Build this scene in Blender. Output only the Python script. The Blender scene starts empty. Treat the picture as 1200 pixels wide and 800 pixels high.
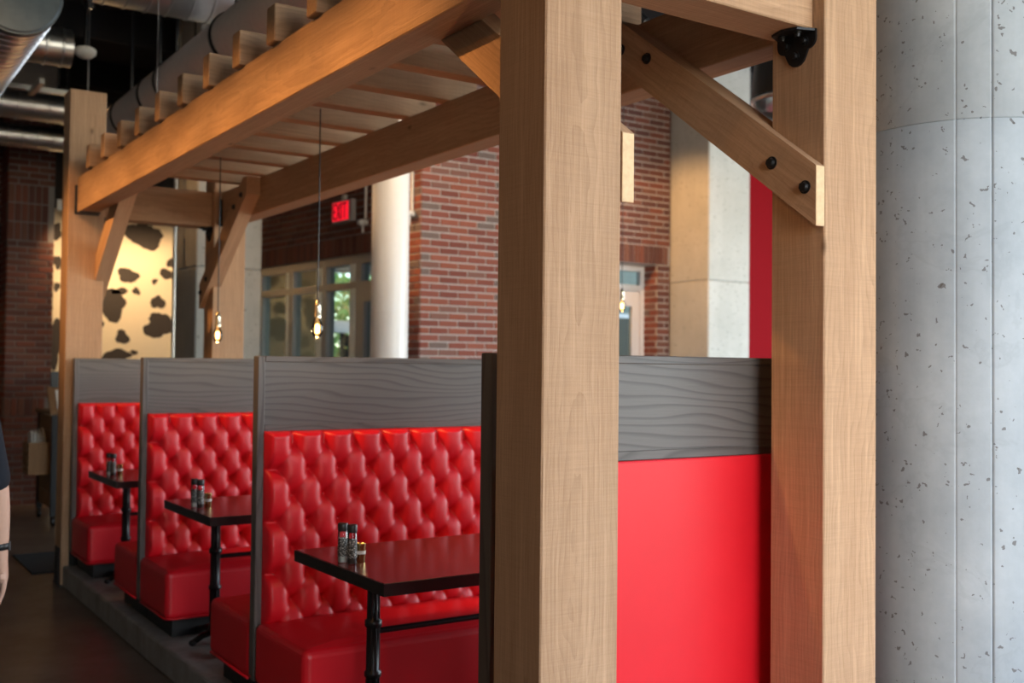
import bpy, bmesh, math, random
from math import sin, cos, pi, radians as R, sqrt, atan2, hypot
from mathutils import Vector, Matrix

random.seed(7)
SC = bpy.context.scene
COL = SC.collection

# ------------------------------------------------------------------ camera, world, light, exposure
CAM_H = 1.5125
yaw, pitch, roll = R(33.6457), R(1.4769), R(0.584)
fw = Vector((sin(yaw)*cos(pitch), cos(yaw)*cos(pitch), sin(pitch)))
rt0 = Vector((cos(yaw), -sin(yaw), 0)); up0 = rt0.cross(fw)
rt = rt0*cos(roll) + up0*sin(roll); up = up0*cos(roll) - rt0*sin(roll)
cd = bpy.data.cameras.new('camera'); cam = bpy.data.objects.new('camera', cd); COL.objects.link(cam)
m3 = Matrix((rt, up, -fw)).transposed()
cam.matrix_world = Matrix.Translation((0, 0, CAM_H)) @ m3.to_4x4()
cd.sensor_width = 36; cd.lens = 1246.745/1200*36; cd.clip_start = .05; cd.clip_end = 200
cd.dof.use_dof = True; cd.dof.focus_distance = 2.85; cd.dof.aperture_fstop = 3.2
SC.camera = cam

SC.view_settings.view_transform = 'Standard'; SC.view_settings.look = 'None'
SC.view_settings.gamma = 1; SC.view_settings.use_curve_mapping = False
SC.view_settings.exposure = 0.0

world = bpy.data.worlds.new('sky'); SC.world = world; world.use_nodes = True
wn = world.node_tree; bg = wn.nodes['Background']
sky = wn.nodes.new('ShaderNodeTexSky'); sky.sky_type = 'NISHITA'; sky.sun_disc = False
sky.sun_elevation = R(38); sky.sun_rotation = R(200); sky.air_density = 1.0; sky.dust_density = .7
wn.links.new(sky.outputs[0], bg.inputs[0]); bg.inputs[1].default_value = 0.85

def area(name, loc, direction, sx, sy, power, col):
    l = bpy.data.lights.new(name, 'AREA'); l.shape = 'RECTANGLE'; l.size = sx; l.size_y = sy
    l.energy = power; l.color = col
    o = bpy.data.objects.new(name, l); COL.objects.link(o); o.location = loc
    o.rotation_euler = Vector(direction).to_track_quat('-Z', 'Y').to_euler(); return o
# daylight arriving through the glazed front of the room (behind the camera) and its side windows
area('front_window_daylight', (4.6, -2.85, 2.45), (0.0, 1, -.05), 9.2, 4.0, 175, (.84, .93, 1))
area('side_window_daylight', (11.8, 1.8, 2.3), (-1, .0, -.05), 8.8, 3.8, 620, (.84, .93, 1))

def spot(name, loc, target, power, col, size=50, blend=.7, rad=.04):
    l = bpy.data.lights.new(name, 'SPOT'); l.energy = power; l.color = col
    l.spot_size = R(size); l.spot_blend = blend; l.shadow_soft_size = rad
    o = bpy.data.objects.new(name, l); COL.objects.link(o); o.location = loc
    o.rotation_euler = (Vector(target)-Vector(loc)).to_track_quat('-Z', 'Y').to_euler(); return o
WARM = (1, .50, .17)

# ------------------------------------------------------------------ node helpers
class NT:
    def __init__(s, name):
        s.m = bpy.data.materials.new(name); s.m.use_nodes = True; s.t = s.m.node_tree
        s.b = s.t.nodes['Principled BSDF']; s.out = s.t.nodes['Material Output']
    def n(s, typ, ins=None, **kw):
        nd = s.t.nodes.new(typ)
        for k, v in kw.items(): setattr(nd, k, v)
        for k, v in (ins or {}).items():
            if hasattr(v, 'is_linked') or isinstance(v, bpy.types.NodeSocket): s.t.links.new(v, nd.inputs[k])
            else: nd.inputs[k].default_value = v
        return nd
    def link(s, a, b): s.t.links.new(a, b)
    def math(s, op, a, b=0.0, c=None, clamp=False):
        d = {0: a, 1: b}
        if c is not None: d[2] = c
        nd = s.n('ShaderNodeMath', d, operation=op); nd.use_clamp = clamp; return nd.outputs[0]
    def ramp(s, fac, stops, interp='LINEAR'):
        nd = s.n('ShaderNodeValToRGB', {0: fac}); e = nd.color_ramp.elements; nd.color_ramp.interpolation = interp
        while len(e) < len(stops): e.new(.5)
        for el, (p, c) in zip(e, stops):
            el.position = p; el.color = c if len(c) == 4 else (*c, 1)
        return nd.outputs[0]
    def mix(s, fac, a, b, mode='MIX'):
        nd = s.n('ShaderNodeMix', data_type='RGBA', blend_type=mode)
        for i, v in ((0, fac), (6, a), (7, b)):
            if isinstance(v, bpy.types.NodeSocket): s.link(v, nd.inputs[i])
            elif i == 0: nd.inputs[i].default_value = v
            else: nd.inputs[i].default_value = v if len(v) == 4 else (*v, 1)
        return nd.outputs[2]
    def noise(s, vec, scale, detail=3, rough=.55, dist=0):
        return s.n('ShaderNodeTexNoise', {'Vector': vec, 'Scale': scale, 'Detail': detail, 'Roughness': rough, 'Distortion': dist}).outputs[0]
    def mapping(s, vec, scale=(1, 1, 1), rot=(0, 0, 0), loc=(0, 0, 0)):
        return s.n('ShaderNodeMapping', {'Vector': vec, 'Scale': scale, 'Rotation': rot, 'Location': loc}).outputs[0]
    def bump(s, h, strength=.3, dist=.01):
        nd = s.n('ShaderNodeBump', {'Height': h, 'Strength': strength, 'Distance': dist})
        s.link(nd.outputs[0], s.b.inputs['Normal'])
    def set(s, **kw):
        for k, v in kw.items():
            i = s.b.inputs[k.replace('_', ' ')]
            if isinstance(v, bpy.types.NodeSocket): s.link(v, i)
            else: i.default_value = v if not (isinstance(v, tuple) and len(v) == 3) else (*v, 1)
        return s

def simple(name, col, rough=.5, metal=0, spec=.5, noise_amt=.12, nscale=25, bump=0, **kw):
    t = NT(name); tc = t.n('ShaderNodeTexCoord').outputs['Object']
    nz = t.noise(tc, nscale, 4)
    c = t.mix(nz, tuple(v*(1-noise_amt) for v in col), tuple(min(1, v*(1+noise_amt)) for v in col))
    t.set(Base_Color=c, Roughness=rough, Metallic=metal)
    t.b.inputs['Specular IOR Level'].default_value = spec
    if bump: t.bump(nz, bump, .004)
    for k, v in kw.items(): t.set(**{k: v})
    return t.m

def obj_coords(t, axis):
    tc = t.n('ShaderNodeTexCoord').outputs['Object']
    rnd = t.n('ShaderNodeObjectInfo').outputs['Random']
    off = t.n('ShaderNodeVectorMath', {0: (17.3, .9, .7), 'Scale': rnd}, operation='SCALE').outputs[0]
    if axis == 'Y': tc = t.mapping(tc, rot=(0, 0, R(90)))
    if axis == 'Z': tc = t.mapping(tc, rot=(0, R(90), 0))
    return t.n('ShaderNodeVectorMath', {0: tc, 1: off}, operation='ADD').outputs[0], rnd

def timber_mat(name, axis, dark, mid, light, rough=.72, ring=9.0, saw=.5):
    """solid timber: growth rings round an off-centre pith, fibres along the grain, sawn marks across it"""
    t = NT(name); v, rnd = obj_coords(t, axis)
    warp = t.n('ShaderNodeTexNoise', {'Vector': t.mapping(v, (.9, 3, 3)), 'Scale': 1.3, 'Detail': 4, 'Roughness': .55}).outputs[1]
    w2 = t.n('ShaderNodeVectorMath', {0: warp, 1: (.5, .5, .5)}, operation='SUBTRACT').outputs[0]
    w3 = t.n('ShaderNodeVectorMath', {0: w2, 'Scale': .11}, operation='SCALE').outputs[0]
    v2 = t.n('ShaderNodeVectorMath', {0: v, 1: w3}, operation='ADD').outputs[0]
    v3 = t.mapping(v2, (.02, 1, 1), loc=(0, .13, -.06))
    sx = t.n('ShaderNodeSeparateXYZ', {0: v3})
    rr = t.math('SQRT', t.math('ADD', t.math('MULTIPLY', sx.outputs[1], sx.outputs[1]), t.math('MULTIPLY', sx.outputs[2], sx.outputs[2])))
    saw_ring = t.math('FRACT', t.math('MULTIPLY', rr, ring*10))
    ringv = t.math('POWER', saw_ring, 2.2)
    fib = t.noise(t.mapping(v, (6, 260, 260)), 1, 4, .7)
    big = t.noise(t.mapping(v, (.8, 9, 9)), 1, 3, .55)
    mark = t.noise(t.mapping(v, (270, 6, 6)), 1, 4, .75)
    vn = t.n('ShaderNodeTexVoronoi', {'Vector': t.mapping(v, (2.6, 5.5, 5.5)), 'Scale': 1.0, 'Randomness': 1.0})
    knot = t.ramp(vn.outputs['Distance'], [(0.02, (1, 1, 1)), (.05, (.5, .5, .5)), (.085, (0, 0, 0))])
    knot = t.math('MULTIPLY', knot, t.math('GREATER_THAN', t.n('ShaderNodeSeparateColor', {0: vn.outputs['Color']}).outputs[0], .55))
    base = t.mix(big, dark, light)
    base = t.mix(.25, base, mid)
    base = t.mix(t.math('MULTIPLY', ringv, t.math('ADD', t.math('MULTIPLY', big, .35), .12)), base, tuple(x*.66 for x in dark))
    base = t.mix(t.math('MULTIPLY', t.ramp(fib, [(.35, (0, 0, 0)), (.72, (1, 1, 1))]), .30), base, tuple(min(1, x*1.25) for x in light))
    base = t.mix(t.math('MULTIPLY', t.ramp(mark, [(.40, (0, 0, 0)), (.75, (1, 1, 1))]), .60*saw), base, tuple(x*.60 for x in mid))
    streak = t.noise(t.mapping(v, (1.6, 55, 55)), 1, 4, .7)
    base = t.mix(t.math('MULTIPLY', t.ramp(streak, [(.52, (0, 0, 0)), (.75, (1, 1, 1))]), .45), base, tuple(min(1, x*1.22) for x in light))
    base = t.mix(t.math('MULTIPLY', knot, .7), base, tuple(x*.35 for x in dark))
    hsv = t.n('ShaderNodeHueSaturation', {'Color': base, 'Value': t.math('ADD', t.math('MULTIPLY', rnd, .22), .89)}).outputs[0]
    t.set(Base_Color=hsv, Roughness=rough); t.b.inputs['Specular IOR Level'].default_value = .25
    h = t.math('ADD', t.math('MULTIPLY', fib, .6), t.math('MULTIPLY', mark, .8*saw))
    h = t.math('SUBTRACT', h, t.math('MULTIPLY', ringv, .35))
    t.bump(h, .5, .004)
    return t.m
CED = ((.29, .150, .075), (.415, .240, .130), (.58, .375, .230))
M = {}
for a in 'XYZ': M['cedar'+a] = timber_mat('cedar_'+a.lower(), a, *CED)
M['cedar_end'] = simple('cedar_end_grain', (.72, .50, .29), .8, noise_amt=.25, nscale=60)

def veneer(name, axis, c0, c1, c2, rough=.42):
    t = NT(name); v, rnd = obj_coords(t, axis)
    warp = t.n('ShaderNodeTexNoise', {'Vector': t.mapping(v, (.75, 4, 4)), 'Scale': 1.0, 'Detail': 2}).outputs[0]
    sx = t.n('ShaderNodeSeparateXYZ', {0: v})
    zz = t.math('ADD', t.math('MULTIPLY', sx.outputs[2], 1.0), t.math('MULTIPLY', warp, .28))
    ring = t.math('FRACT', t.math('MULTIPLY', zz, 34))
    line = t.ramp(ring, [(0, (0, 0, 0)), (.55, (.1, .1, .1)), (.86, (1, 1, 1)), (1, (0, 0, 0))])
    fib = t.noise(t.mapping(v, (10, 420, 420)), 1, 4, .7)
    big = t.noise(t.mapping(v, (1.2, 6, 6)), 1, 3)
    c = t.mix(big, c0, c1)
    c = t.mix(t.math('MULTIPLY', fib, .5), c, c2)
    c = t.mix(t.math('MULTIPLY', line, .55), c, tuple(x*.42 for x in c0))
    t.set(Base_Color=c, Roughness=rough); t.b.inputs['Specular IOR Level'].default_value = .45
    t.bump(t.math('SUBTRACT', t.math('MULTIPLY', fib, .5), t.math('MULTIPLY', line, .5)), .15, .0015)
    return t.m
GV = ((.080, .069, .064), (.125, .110, .102), (.195, .176, .166))
M['veneer'] = veneer('grey_oak_veneer', 'X', *GV)
M['stileZ'] = veneer('grey_oak_trim_upright', 'Z', *[tuple(x*1.0 for x in c) for c in GV])
M['railX'] = veneer('grey_oak_trim', 'X', *[tuple(x*.9 for x in c) for c in GV])

def vinyl():
    t = NT('red_vinyl'); tc = t.n('ShaderNodeTexCoord').outputs['Object']
    n = t.noise(tc, 5, 3); g = t.noise(tc, 700, 2)
    t.set(Base_Color=t.mix(n, (.62, .004, .012), (.72, .007, .018)), Roughness=.42)
    t.b.inputs['Specular IOR Level'].default_value = .5
    t.bump(g, .06, .001); return t.m
M['vinyl'] = vinyl()

def concrete(name, c0, c1, pits=True, rough=.75, scale=1.0, stain=True):
    t = NT(name); tc = t.n('ShaderNodeTexCoord').outputs['Object']
    n1 = t.noise(tc, 2.2*scale, 6, .62); n2 = t.noise(tc, 40*scale, 4, .6); n3 = t.noise(t.mapping(tc, (1, 1, .12)), 7*scale, 4)
    c = t.mix(t.ramp(n1, [(.3, (0, 0, 0)), (.72, (1, 1, 1))]), c0, c1)
    c = t.mix(t.math('MULTIPLY', n2, .35), c, tuple(x*.82 for x in c0))
    c = t.mix(t.math('MULTIPLY', t.ramp(n3, [(.45, (0, 0, 0)), (.75, (1, 1, 1))]), .35), c, tuple(min(1, x*1.12) for x in c1))
    h = t.math('MULTIPLY', n2, .25)
    if stain:
        b = t.noise(tc, 3.1, 5, .6, .6)
        ed = t.ramp(b, [(.575, (0, 0, 0)), (.60, (1, 1, 1)), (.625, (.15, .15, .15)), (1, (.15, .15, .15))])
        c = t.mix(t.math('MULTIPLY', ed, .12), c, tuple(x*.55 for x in c0))
    if pits:
        for sc, thr in ((9, .085), (16, .16), (32, .27)):
            wv = t.n('ShaderNodeTexNoise', {'Vector': tc, 'Scale': sc*1.5}).outputs[1]
            vv = t.n('ShaderNodeVectorMath', {0: tc, 1: t.n('ShaderNodeVectorMath', {0: wv, 'Scale': .05}, operation='SCALE').outputs[0]}, operation='ADD').outputs[0]
            vo = t.n('ShaderNodeTexVoronoi', {'Vector': vv, 'Scale': sc, 'Randomness': 1.0})
            sz = t.n('ShaderNodeSeparateColor', {0: vo.outputs['Color']}).outputs[0]
            keep = t.math('MULTIPLY', t.math('POWER', sz, 1.2), thr)
            pit = t.math('LESS_THAN', t.math('ADD', vo.outputs['Distance'], t.math('MULTIPLY', t.noise(tc, sc*6, 2), .05)), keep)
            c = t.mix(t.math('MULTIPLY', pit, .72), c, (.10, .085, .075))
            h = t.math('SUBTRACT', h, pit)
    t.set(Base_Color=c, Roughness=rough); t.b.inputs['Specular IOR Level'].default_value = .3
    t.bump(h, .4, .004); return t.m
M['conc_round'] = concrete('cast_concrete_grey', (.31, .35, .385), (.51, .55, .58))
M['conc'] = concrete('cast_concrete_pale', (.42, .43, .41), (.55, .56, .54), scale=.8, stain=False)
M['curb'] = concrete('worn_concrete_step', (.19, .165, .145), (.34, .305, .27), pits=False, scale=2.5, rough=.7, stain=False)

def floor_mat():
    t = NT('stained_concrete_floor'); tc = t.n('ShaderNodeTexCoord').outputs['Object']
    n1 = t.noise(tc, .7, 6, .6); n2 = t.noise(tc, 6, 5, .65)
    c = t.mix(t.ramp(n1, [(.35, (0, 0, 0)), (.7, (1, 1, 1))]), (.11, .074, .050), (.22, .170, .128))
    c = t.mix(t.math('MULTIPLY', n2, .5), c, (.05, .035, .026))
    t.set(Base_Color=c, Roughness=t.math('ADD', t.math('MULTIPLY', n2, .22), .24))
    t.bump(n2, .08, .004); return t.m
M['floor'] = floor_mat()

def brick_mat(name, cols):
    t = NT(name); tc = t.n('ShaderNodeTexCoord').outputs['Object']
    rnd = t.n('ShaderNodeObjectInfo').outputs['Random']; isl = t.n('ShaderNodeNewGeometry').outputs['Random Per Island']
    f = t.math('FRACT', t.math('ADD', rnd, t.math('MULTIPLY', isl, 3.7)))
    k = len(cols)
    c = t.ramp(f, [(i/k, col) for i, col in enumerate(cols)], 'CONSTANT')
    n = t.noise(tc, 45, 4, .65)
    c = t.mix(t.math('MULTIPLY', n, .55), c, (.10, .045, .035))
    t.set(Base_Color=c, Roughness=.85); t.b.inputs['Specular IOR Level'].default_value = .2
    t.bump(n, .3, .004); return t.m
M['brick'] = brick_mat('red_brick', [(.26, .080, .054), (.31, .098, .064), (.22, .062, .044), (.21, .10, .08), (.28, .085, .052), (.17, .13, .118), (.25, .076, .055), (.19, .056, .042)])
M['brick_dark'] = brick_mat('dark_brown_brick', [(.16, .062, .045), (.20, .07, .05), (.13, .05, .04), (.18, .085, .065), (.11, .05, .045)])
M['mortar'] = simple('mortar', (.44, .405, .385), .95, noise_amt=.2, nscale=80, bump=.3)
M['mortar_dark'] = simple('mortar_dark', (.24, .22, .21), .95, noise_amt=.2, nscale=80, bump=.3)

M['steel_black'] = simple('black_powder_coat', (.012, .012, .013), .45, .4)
M['iron'] = simple('black_cast_iron', (.010, .010, .011), .35, .3, bump=.05)
M['plinth'] = simple('black_plinth', (.008, .008, .008), .6)
def duct_mat():
    t = NT('galvanised_duct'); tc = t.n('ShaderNodeTexCoord').outputs['Object']
    n = t.noise(tc, 9, 5, .6)
    t.set(Base_Color=t.mix(n, (.55, .57, .60), (.66, .68, .70)), Metallic=1.0, Roughness=t.math('ADD', t.math('MULTIPLY', n, .05), .30)); return t.m
M['duct'] = duct_mat()
M['zinc'] = simple('dull_zinc_cap', (.10, .12, .135), .55, .8, noise_amt=.25, nscale=14)
M['white_pipe'] = simple('white_wrapped_pipe', (.70, .64, .63), .7)
M['white_paint'] = simple('white_gloss_paint', (.80, .78, .76), .28, noise_amt=.03)
M['frame_grey'] = simple('grey_aluminium_frame', (.30, .30, .30), .4, .35, noise_amt=.05)
M['frame_daylit'] = simple('daylit_mullion_face', (.78, .84, .81), .4, .1, noise_amt=.05)  # pale tone stands in for daylight falling on the mullions
M['frame_white'] = simple('white_door_frame', (.66, .64, .66), .4, noise_amt=.04)
M['red_wall'] = simple('red_paint', (.22, .0015, .006), .7, noise_amt=.06, spec=.08)
M['dark_wall'] = simple('dark_plaster', (.045, .040, .038), .9)
M['warm_wall'] = simple('taupe_plaster', (.26, .21, .17), .9)
M['black_ceiling'] = simple('black_ceiling_paint', (.006, .006, .007), .9)
M['tan_wall'] = simple('tan_cladding', (.42, .27, .15), .8)
M['rubber_mat'] = simple('black_rubber_mat', (.012, .014, .017), .85, bump=.4, nscale=200)
M['cream'] = simple('cream_print', (.80, .70, .52), .7, noise_amt=.03)
M['hide_black'] = simple('black_hide_print', (.040, .032, .028), .75)
M['chrome'] = simple('brushed_steel', (.6, .6, .6), .28, 1.0)
M['brass'] = simple('brass_socket', (.75, .62, .42), .25, 1.0)
M['gold'] = simple('gold_foil', (.85, .62, .28), .22, 1.0)
M['black_plastic'] = simple('black_plastic', (.012, .012, .013), .4)
M['paper'] = simple('paper', (.72, .70, .66), .8, noise_amt=.05)
M['rustic'] = timber_mat('rustic_wood', 'Z', (.16, .085, .04), (.25, .14, .07), (.34, .20, .10), ring=7)
M['navy'] = simple('navy_cotton', (.004, .006, .013), .9, bump=.2, nscale=300)
M['denim'] = simple('dark_denim', (.02, .024, .035), .9)
M['skin'] = simple('skin', (.60, .36, .26), .5, noise_amt=.06, nscale=60)
M['hair'] = simple('brown_hair', (.05, .028, .016), .6, noise_amt=.4, nscale=150)
M['shoe'] = simple('black_shoe', (.012, .012, .012), .5)
M['ground'] = simple('paving_outside', (.35, .34, .32), .9)
M['bark'] = simple('bark', (.12, .085, .06), .9, bump=.5)
M['salt'] = simple('salt', (.72, .70, .66), .8)
M['pepper'] = simple('peppercorn', (.05, .04, .035), .9, noise_amt=.6, nscale=400)
M['white_plastic'] = simple('white_plastic', (.70, .69, .67), .45, noise_amt=.03)
def leaf_mat():
    t = NT('green_leaves'); r = t.n('ShaderNodeNewGeometry').outputs['Random Per Island']
    t.set(Base_Color=t.ramp(r, [(0, (.09, .20, .03)), (.4, (.22, .42, .07)), (.75, (.40, .55, .12)), (1, (.45, .25, .06))]), Roughness=.6); return t.m
M['leaf'] = leaf_mat()
def table_mat():
    t = NT('dark_mahogany_laminate'); v, rnd = obj_coords(t, 'Y')
    n = t.noise(t.mapping(v, (2, 30, 30)), 1, 4, .6)
    t.set(Base_Color=t.mix(n, (.085, .014, .016), (.16, .030, .028)), Roughness=.24); return t.m
M['table'] = table_mat()
M['table_edge'] = simple('black_table_edge', (.010, .008, .008), .35)
def glass_mat(name, tint=(1, 1, 1), refl=1.0):
    t = NT(name); fr = t.n('ShaderNodeFresnel', {'IOR': 1.5}).outputs[0]
    tr = t.n('ShaderNodeBsdfTransparent', {0: (*tint, 1)}).outputs[0]; gl = t.n('ShaderNodeBsdfGlossy', {0: (1, 1, 1, 1), 'Roughness': .02}).outputs[0]
    mx = t.n('ShaderNodeMixShader', {0: t.math('MULTIPLY', fr, refl)}); t.link(tr, mx.inputs[1]); t.link(gl, mx.inputs[2])
    t.link(mx.outputs[0], t.out.inputs[0]); return t.m
M['pane'] = glass_mat('window_glass', (.80, .86, .84), .12)
M['jar_glass'] = glass_mat('clear_glass', (.93, .95, .95), 1.2)
M['bulb_glass'] = glass_mat('amber_glass', (1, .86, .62))
def emit(name, col, strength):
    t = NT(name); e = t.n('ShaderNodeEmission', {0: (*col, 1), 1: strength}); t.link(e.outputs[0], t.out.inputs[0]); return t.m
M['filament'] = emit('glowing_filament', (1, .62, .25), 14)
M['exit_glow'] = emit('exit_red_glow', (1, .012, .03), 1.1)
M['exit_letter'] = simple('exit_letter_dark', (.02, .002, .003), .6)
M['lens_glow'] = emit('spot_lens_glow', (1, .72, .4), 6)
def label_mat():
    t = NT('black_label_small_print'); tc = t.n('ShaderNodeTexCoord').outputs['Object']
    n = t.noise(t.mapping(tc, (210, 210, 330)), 1, 2, .7)
    t.set(Base_Color=t.ramp(n, [(.57, (.010, .010, .011)), (.60, (.75, .75, .72))]), Roughness=.5); return t.m
M['label'] = label_mat()

# ------------------------------------------------------------------ mesh helpers
class MB:
    def __init__(s): s.bm = bmesh.new()
    def box(s, x0, x1, y0, y1, z0, z1, mi=0, bevel=0, seg=2):
        vs = [s.bm.verts.new((x, y, z)) for x in (x0, x1) for y in (y0, y1) for z in (z0, z1)]
        fs = [s.bm.faces.new([vs[i] for i in q]) for q in ((0, 1, 3, 2), (4, 6, 7, 5), (0, 4, 5, 1), (2, 3, 7, 6), (0, 2, 6, 4), (1, 5, 7, 3))]
        for f in fs: f.material_index = mi
        if bevel:
            es = list({e for f in fs for e in f.edges})
            r = bmesh.ops.bevel(s.bm, geom=es, offset=bevel, segments=seg, profile=.5, affect='EDGES')
            for f in r['faces']: f.material_index = mi
        return s
    def prism(s, pts, axis, a, b, mi=0, bevel=0):
        """polygon pts in the two other axes (cyclic order), extruded along axis from a to b"""
        def P(p, t):
            return {'X': (t, p[0], p[1]), 'Y': (p[0], t, p[1]), 'Z': (p[0], p[1], t)}[axis]
        A = [s.bm.verts.new(P(p, a)) for p in pts]; B = [s.bm.verts.new(P(p, b)) for p in pts]
        fs = [s.bm.faces.new(A[::-1]), s.bm.faces.new(B)]
        n = len(pts)
        for i in range(n): fs.append(s.bm.faces.new((A[i], A[(i+1) % n], B[(i+1) % n], B[i])))
        for f in fs: f.material_index = mi
        if bevel: bmesh.ops.bevel(s.bm, geom=list({e for f in fs for e in f.edges}), offset=bevel, segments=1, affect='EDGES')
        bmesh.ops.recalc_face_normals(s.bm, faces=s.bm.faces[:]); return s
    def lathe(s, prof, seg=24, center=(0, 0, 0), axis='Z', mi=0, cap=True, smooth=True):
        rings = []
        for r, z in prof:
            ring = []
            for i in range(seg):
                a = 2*pi*i/seg; u, v = r*cos(a), r*sin(a)
                p = {'Z': (u, v, z), 'X': (z, u, v), 'Y': (v, z, u)}[axis]
                ring.append(s.bm.verts.new(Vector(p)+Vector(center)))
            rings.append(ring)
        for a, b in zip(rings, rings[1:]):
            for i in range(seg):
                f = s.bm.faces.new((a[i], a[(i+1) % seg], b[(i+1) % seg], b[i])); f.smooth = smooth; f.material_index = mi
        if cap:
            for ring, fl in ((rings[0], True), (rings[-1], False)):
                if True:
                    f = s.bm.faces.new(ring[::-1] if fl else ring); f.material_index = mi
                    for e in f.edges: e.smooth = False
        return s
    def cyl(s, p, q, r, seg=16, mi=0, r2=None):
        p, q = Vector(p), Vector(q); d = (q-p).normalized()
        a = d.orthogonal().normalized(); b = d.cross(a)
        r2 = r if r2 is None else r2
        A = [s.bm.verts.new(p+(a*cos(2*pi*i/seg)+b*sin(2*pi*i/seg))*r) for i in range(seg)]
        B = [s.bm.verts.new(q+(a*cos(2*pi*i/seg)+b*sin(2*pi*i/seg))*r2) for i in range(seg)]
        for i in range(seg):
            f = s.bm.faces.new((A[i], A[(i+1) % seg], B[(i+1) % seg], B[i])); f.smooth = True; f.material_index = mi
        for f in (s.bm.faces.new(A[::-1]), s.bm.faces.new(B)):
            f.material_index = mi
            for e in f.edges: e.smooth = False
        return s
    def tube(s, pts, r, seg=8, mi=0):
        pts = [Vector(p) for p in pts]; rings = []
        for i, p in enumerate(pts):
            d = (pts[min(i+1, len(pts)-1)]-pts[max(i-1, 0)]).normalized()
            ref = Vector((0, 0, 1)) if abs(d.z) < .9 else Vector((1, 0, 0))
            a = d.cross(ref).normalized(); b = d.cross(a)
            rings.append([s.bm.verts.new(p+(a*cos(2*pi*k/seg)+b*sin(2*pi*k/seg))*r) for k in range(seg)])
        for A, B in zip(rings, rings[1:]):
            for k in range(seg):
                f = s.bm.faces.new((A[k], A[(k+1) % seg], B[(k+1) % seg], B[k])); f.smooth = True; f.material_index = mi
        for f in (s.bm.faces.new(rings[0][::-1]), s.bm.faces.new(rings[-1])): f.material_index = mi
        return s
    def ball(s, c, r, sc=(1, 1, 1), sub=2, mi=0):
        g = bmesh.ops.create_icosphere(s.bm, subdivisions=sub, radius=r)
        for v in g['verts']: v.co = Vector((v.co.x*sc[0], v.co.y*sc[1], v.co.z*sc[2]))+Vector(c)
        for f in {f for v in g['verts'] for f in v.link_faces}: f.smooth = True; f.material_index = mi
        return s
    def mesh(s, name, mats):
        bmesh.ops.recalc_face_normals(s.bm, faces=s.bm.faces[:])
        me = bpy.data.meshes.new(name); s.bm.to_mesh(me); s.bm.free()
        for m in (mats if isinstance(mats, (list, tuple)) else [mats]): me.materials.append(m)
        return me

def wloc(o):
    v = Vector(o.location)
    while o.parent: o = o.parent; v += Vector(o.location)
    return v
def link(name, me, parent=None, loc=(0, 0, 0), rot=(0, 0, 0), label=None):
    """loc is in the world; parents are never rotated"""
    o = bpy.data.objects.new(name, me); COL.objects.link(o)
    if parent is not None: o.parent = parent; o.location = Vector(loc)-wloc(parent)
    else: o.location = loc
    o.rotation_euler = rot
    if label: o['label'] = label
    return o
def build(name, mb, mats, parent=None, loc=None, rot=(0, 0, 0), label=None, rel=None):
    """mesh coordinates in the world, moved so that the origin is loc (default: box centre of the mesh)"""
    me = mb.mesh(name, mats)
    if rel is not None: return link(name, me, parent, rel, rot, label)   # already local
    if loc is None:
        xs = [v.co for v in me.vertices]
        loc = Vector([(min(c[i] for c in xs)+max(c[i] for c in xs))/2 for i in range(3)])
    loc = Vector(loc); me.transform(Matrix.Translation(-loc))
    return link(name, me, parent, loc, rot, label)
def thing(name, label, cat, loc, group=None):
    o = bpy.data.objects.new(name, None); COL.objects.link(o); o.location = loc; o.empty_display_size = .1
    return tag(o, label, cat, group)
def tag(o, label, cat, group=None):
    o['label'] = label; o['category'] = cat
    if group: o['group'] = group
    return o
def struct(o): o['kind'] = 'structure'; return o
def stuff(o): o['kind'] = 'stuff'; return o
def copy_tree(o, loc, label):
    r = o.copy(); COL.objects.link(r); r.location = loc; r['label'] = label
    for ch in list(o.children):
        c = ch.copy(); COL.objects.link(c); c.parent = r
        for g in list(ch.children):
            d = g.copy(); COL.objects.link(d); d.parent = c
    return r
def shade_auto(o):
    for p in o.data.polygons: p.use_smooth = True
    try: o.data.set_sharp_from_angle(angle=R(35))
    except Exception: pass
    return o

# ------------------------------------------------------------------ room shell
struct(build('floor', MB().box(-4.2, 12.2, -3.2, 13.4, -.12, 0), M['floor']))
ceil = struct(build('ceiling', MB().box(-4.2, 12.2, -3.2, 13.4, 4.95, 5.1), M['black_ceiling']))
for k in range(9):
    struct(build('ceiling_joist', MB().box(-4.0, 12.0, -2.6+k*1.9, -2.5+k*1.9, 4.65, 4.95), M['black_ceiling'], ceil))
struct(build('wall_left', MB().box(-4.2, -4.0, -3.2, 13.4, 0, 4.95), M['warm_wall']))
struct(build('wall_back', MB().box(-4.0, 4.06, 13.1, 13.3, 0, 4.95), M['dark_wall']))
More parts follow.
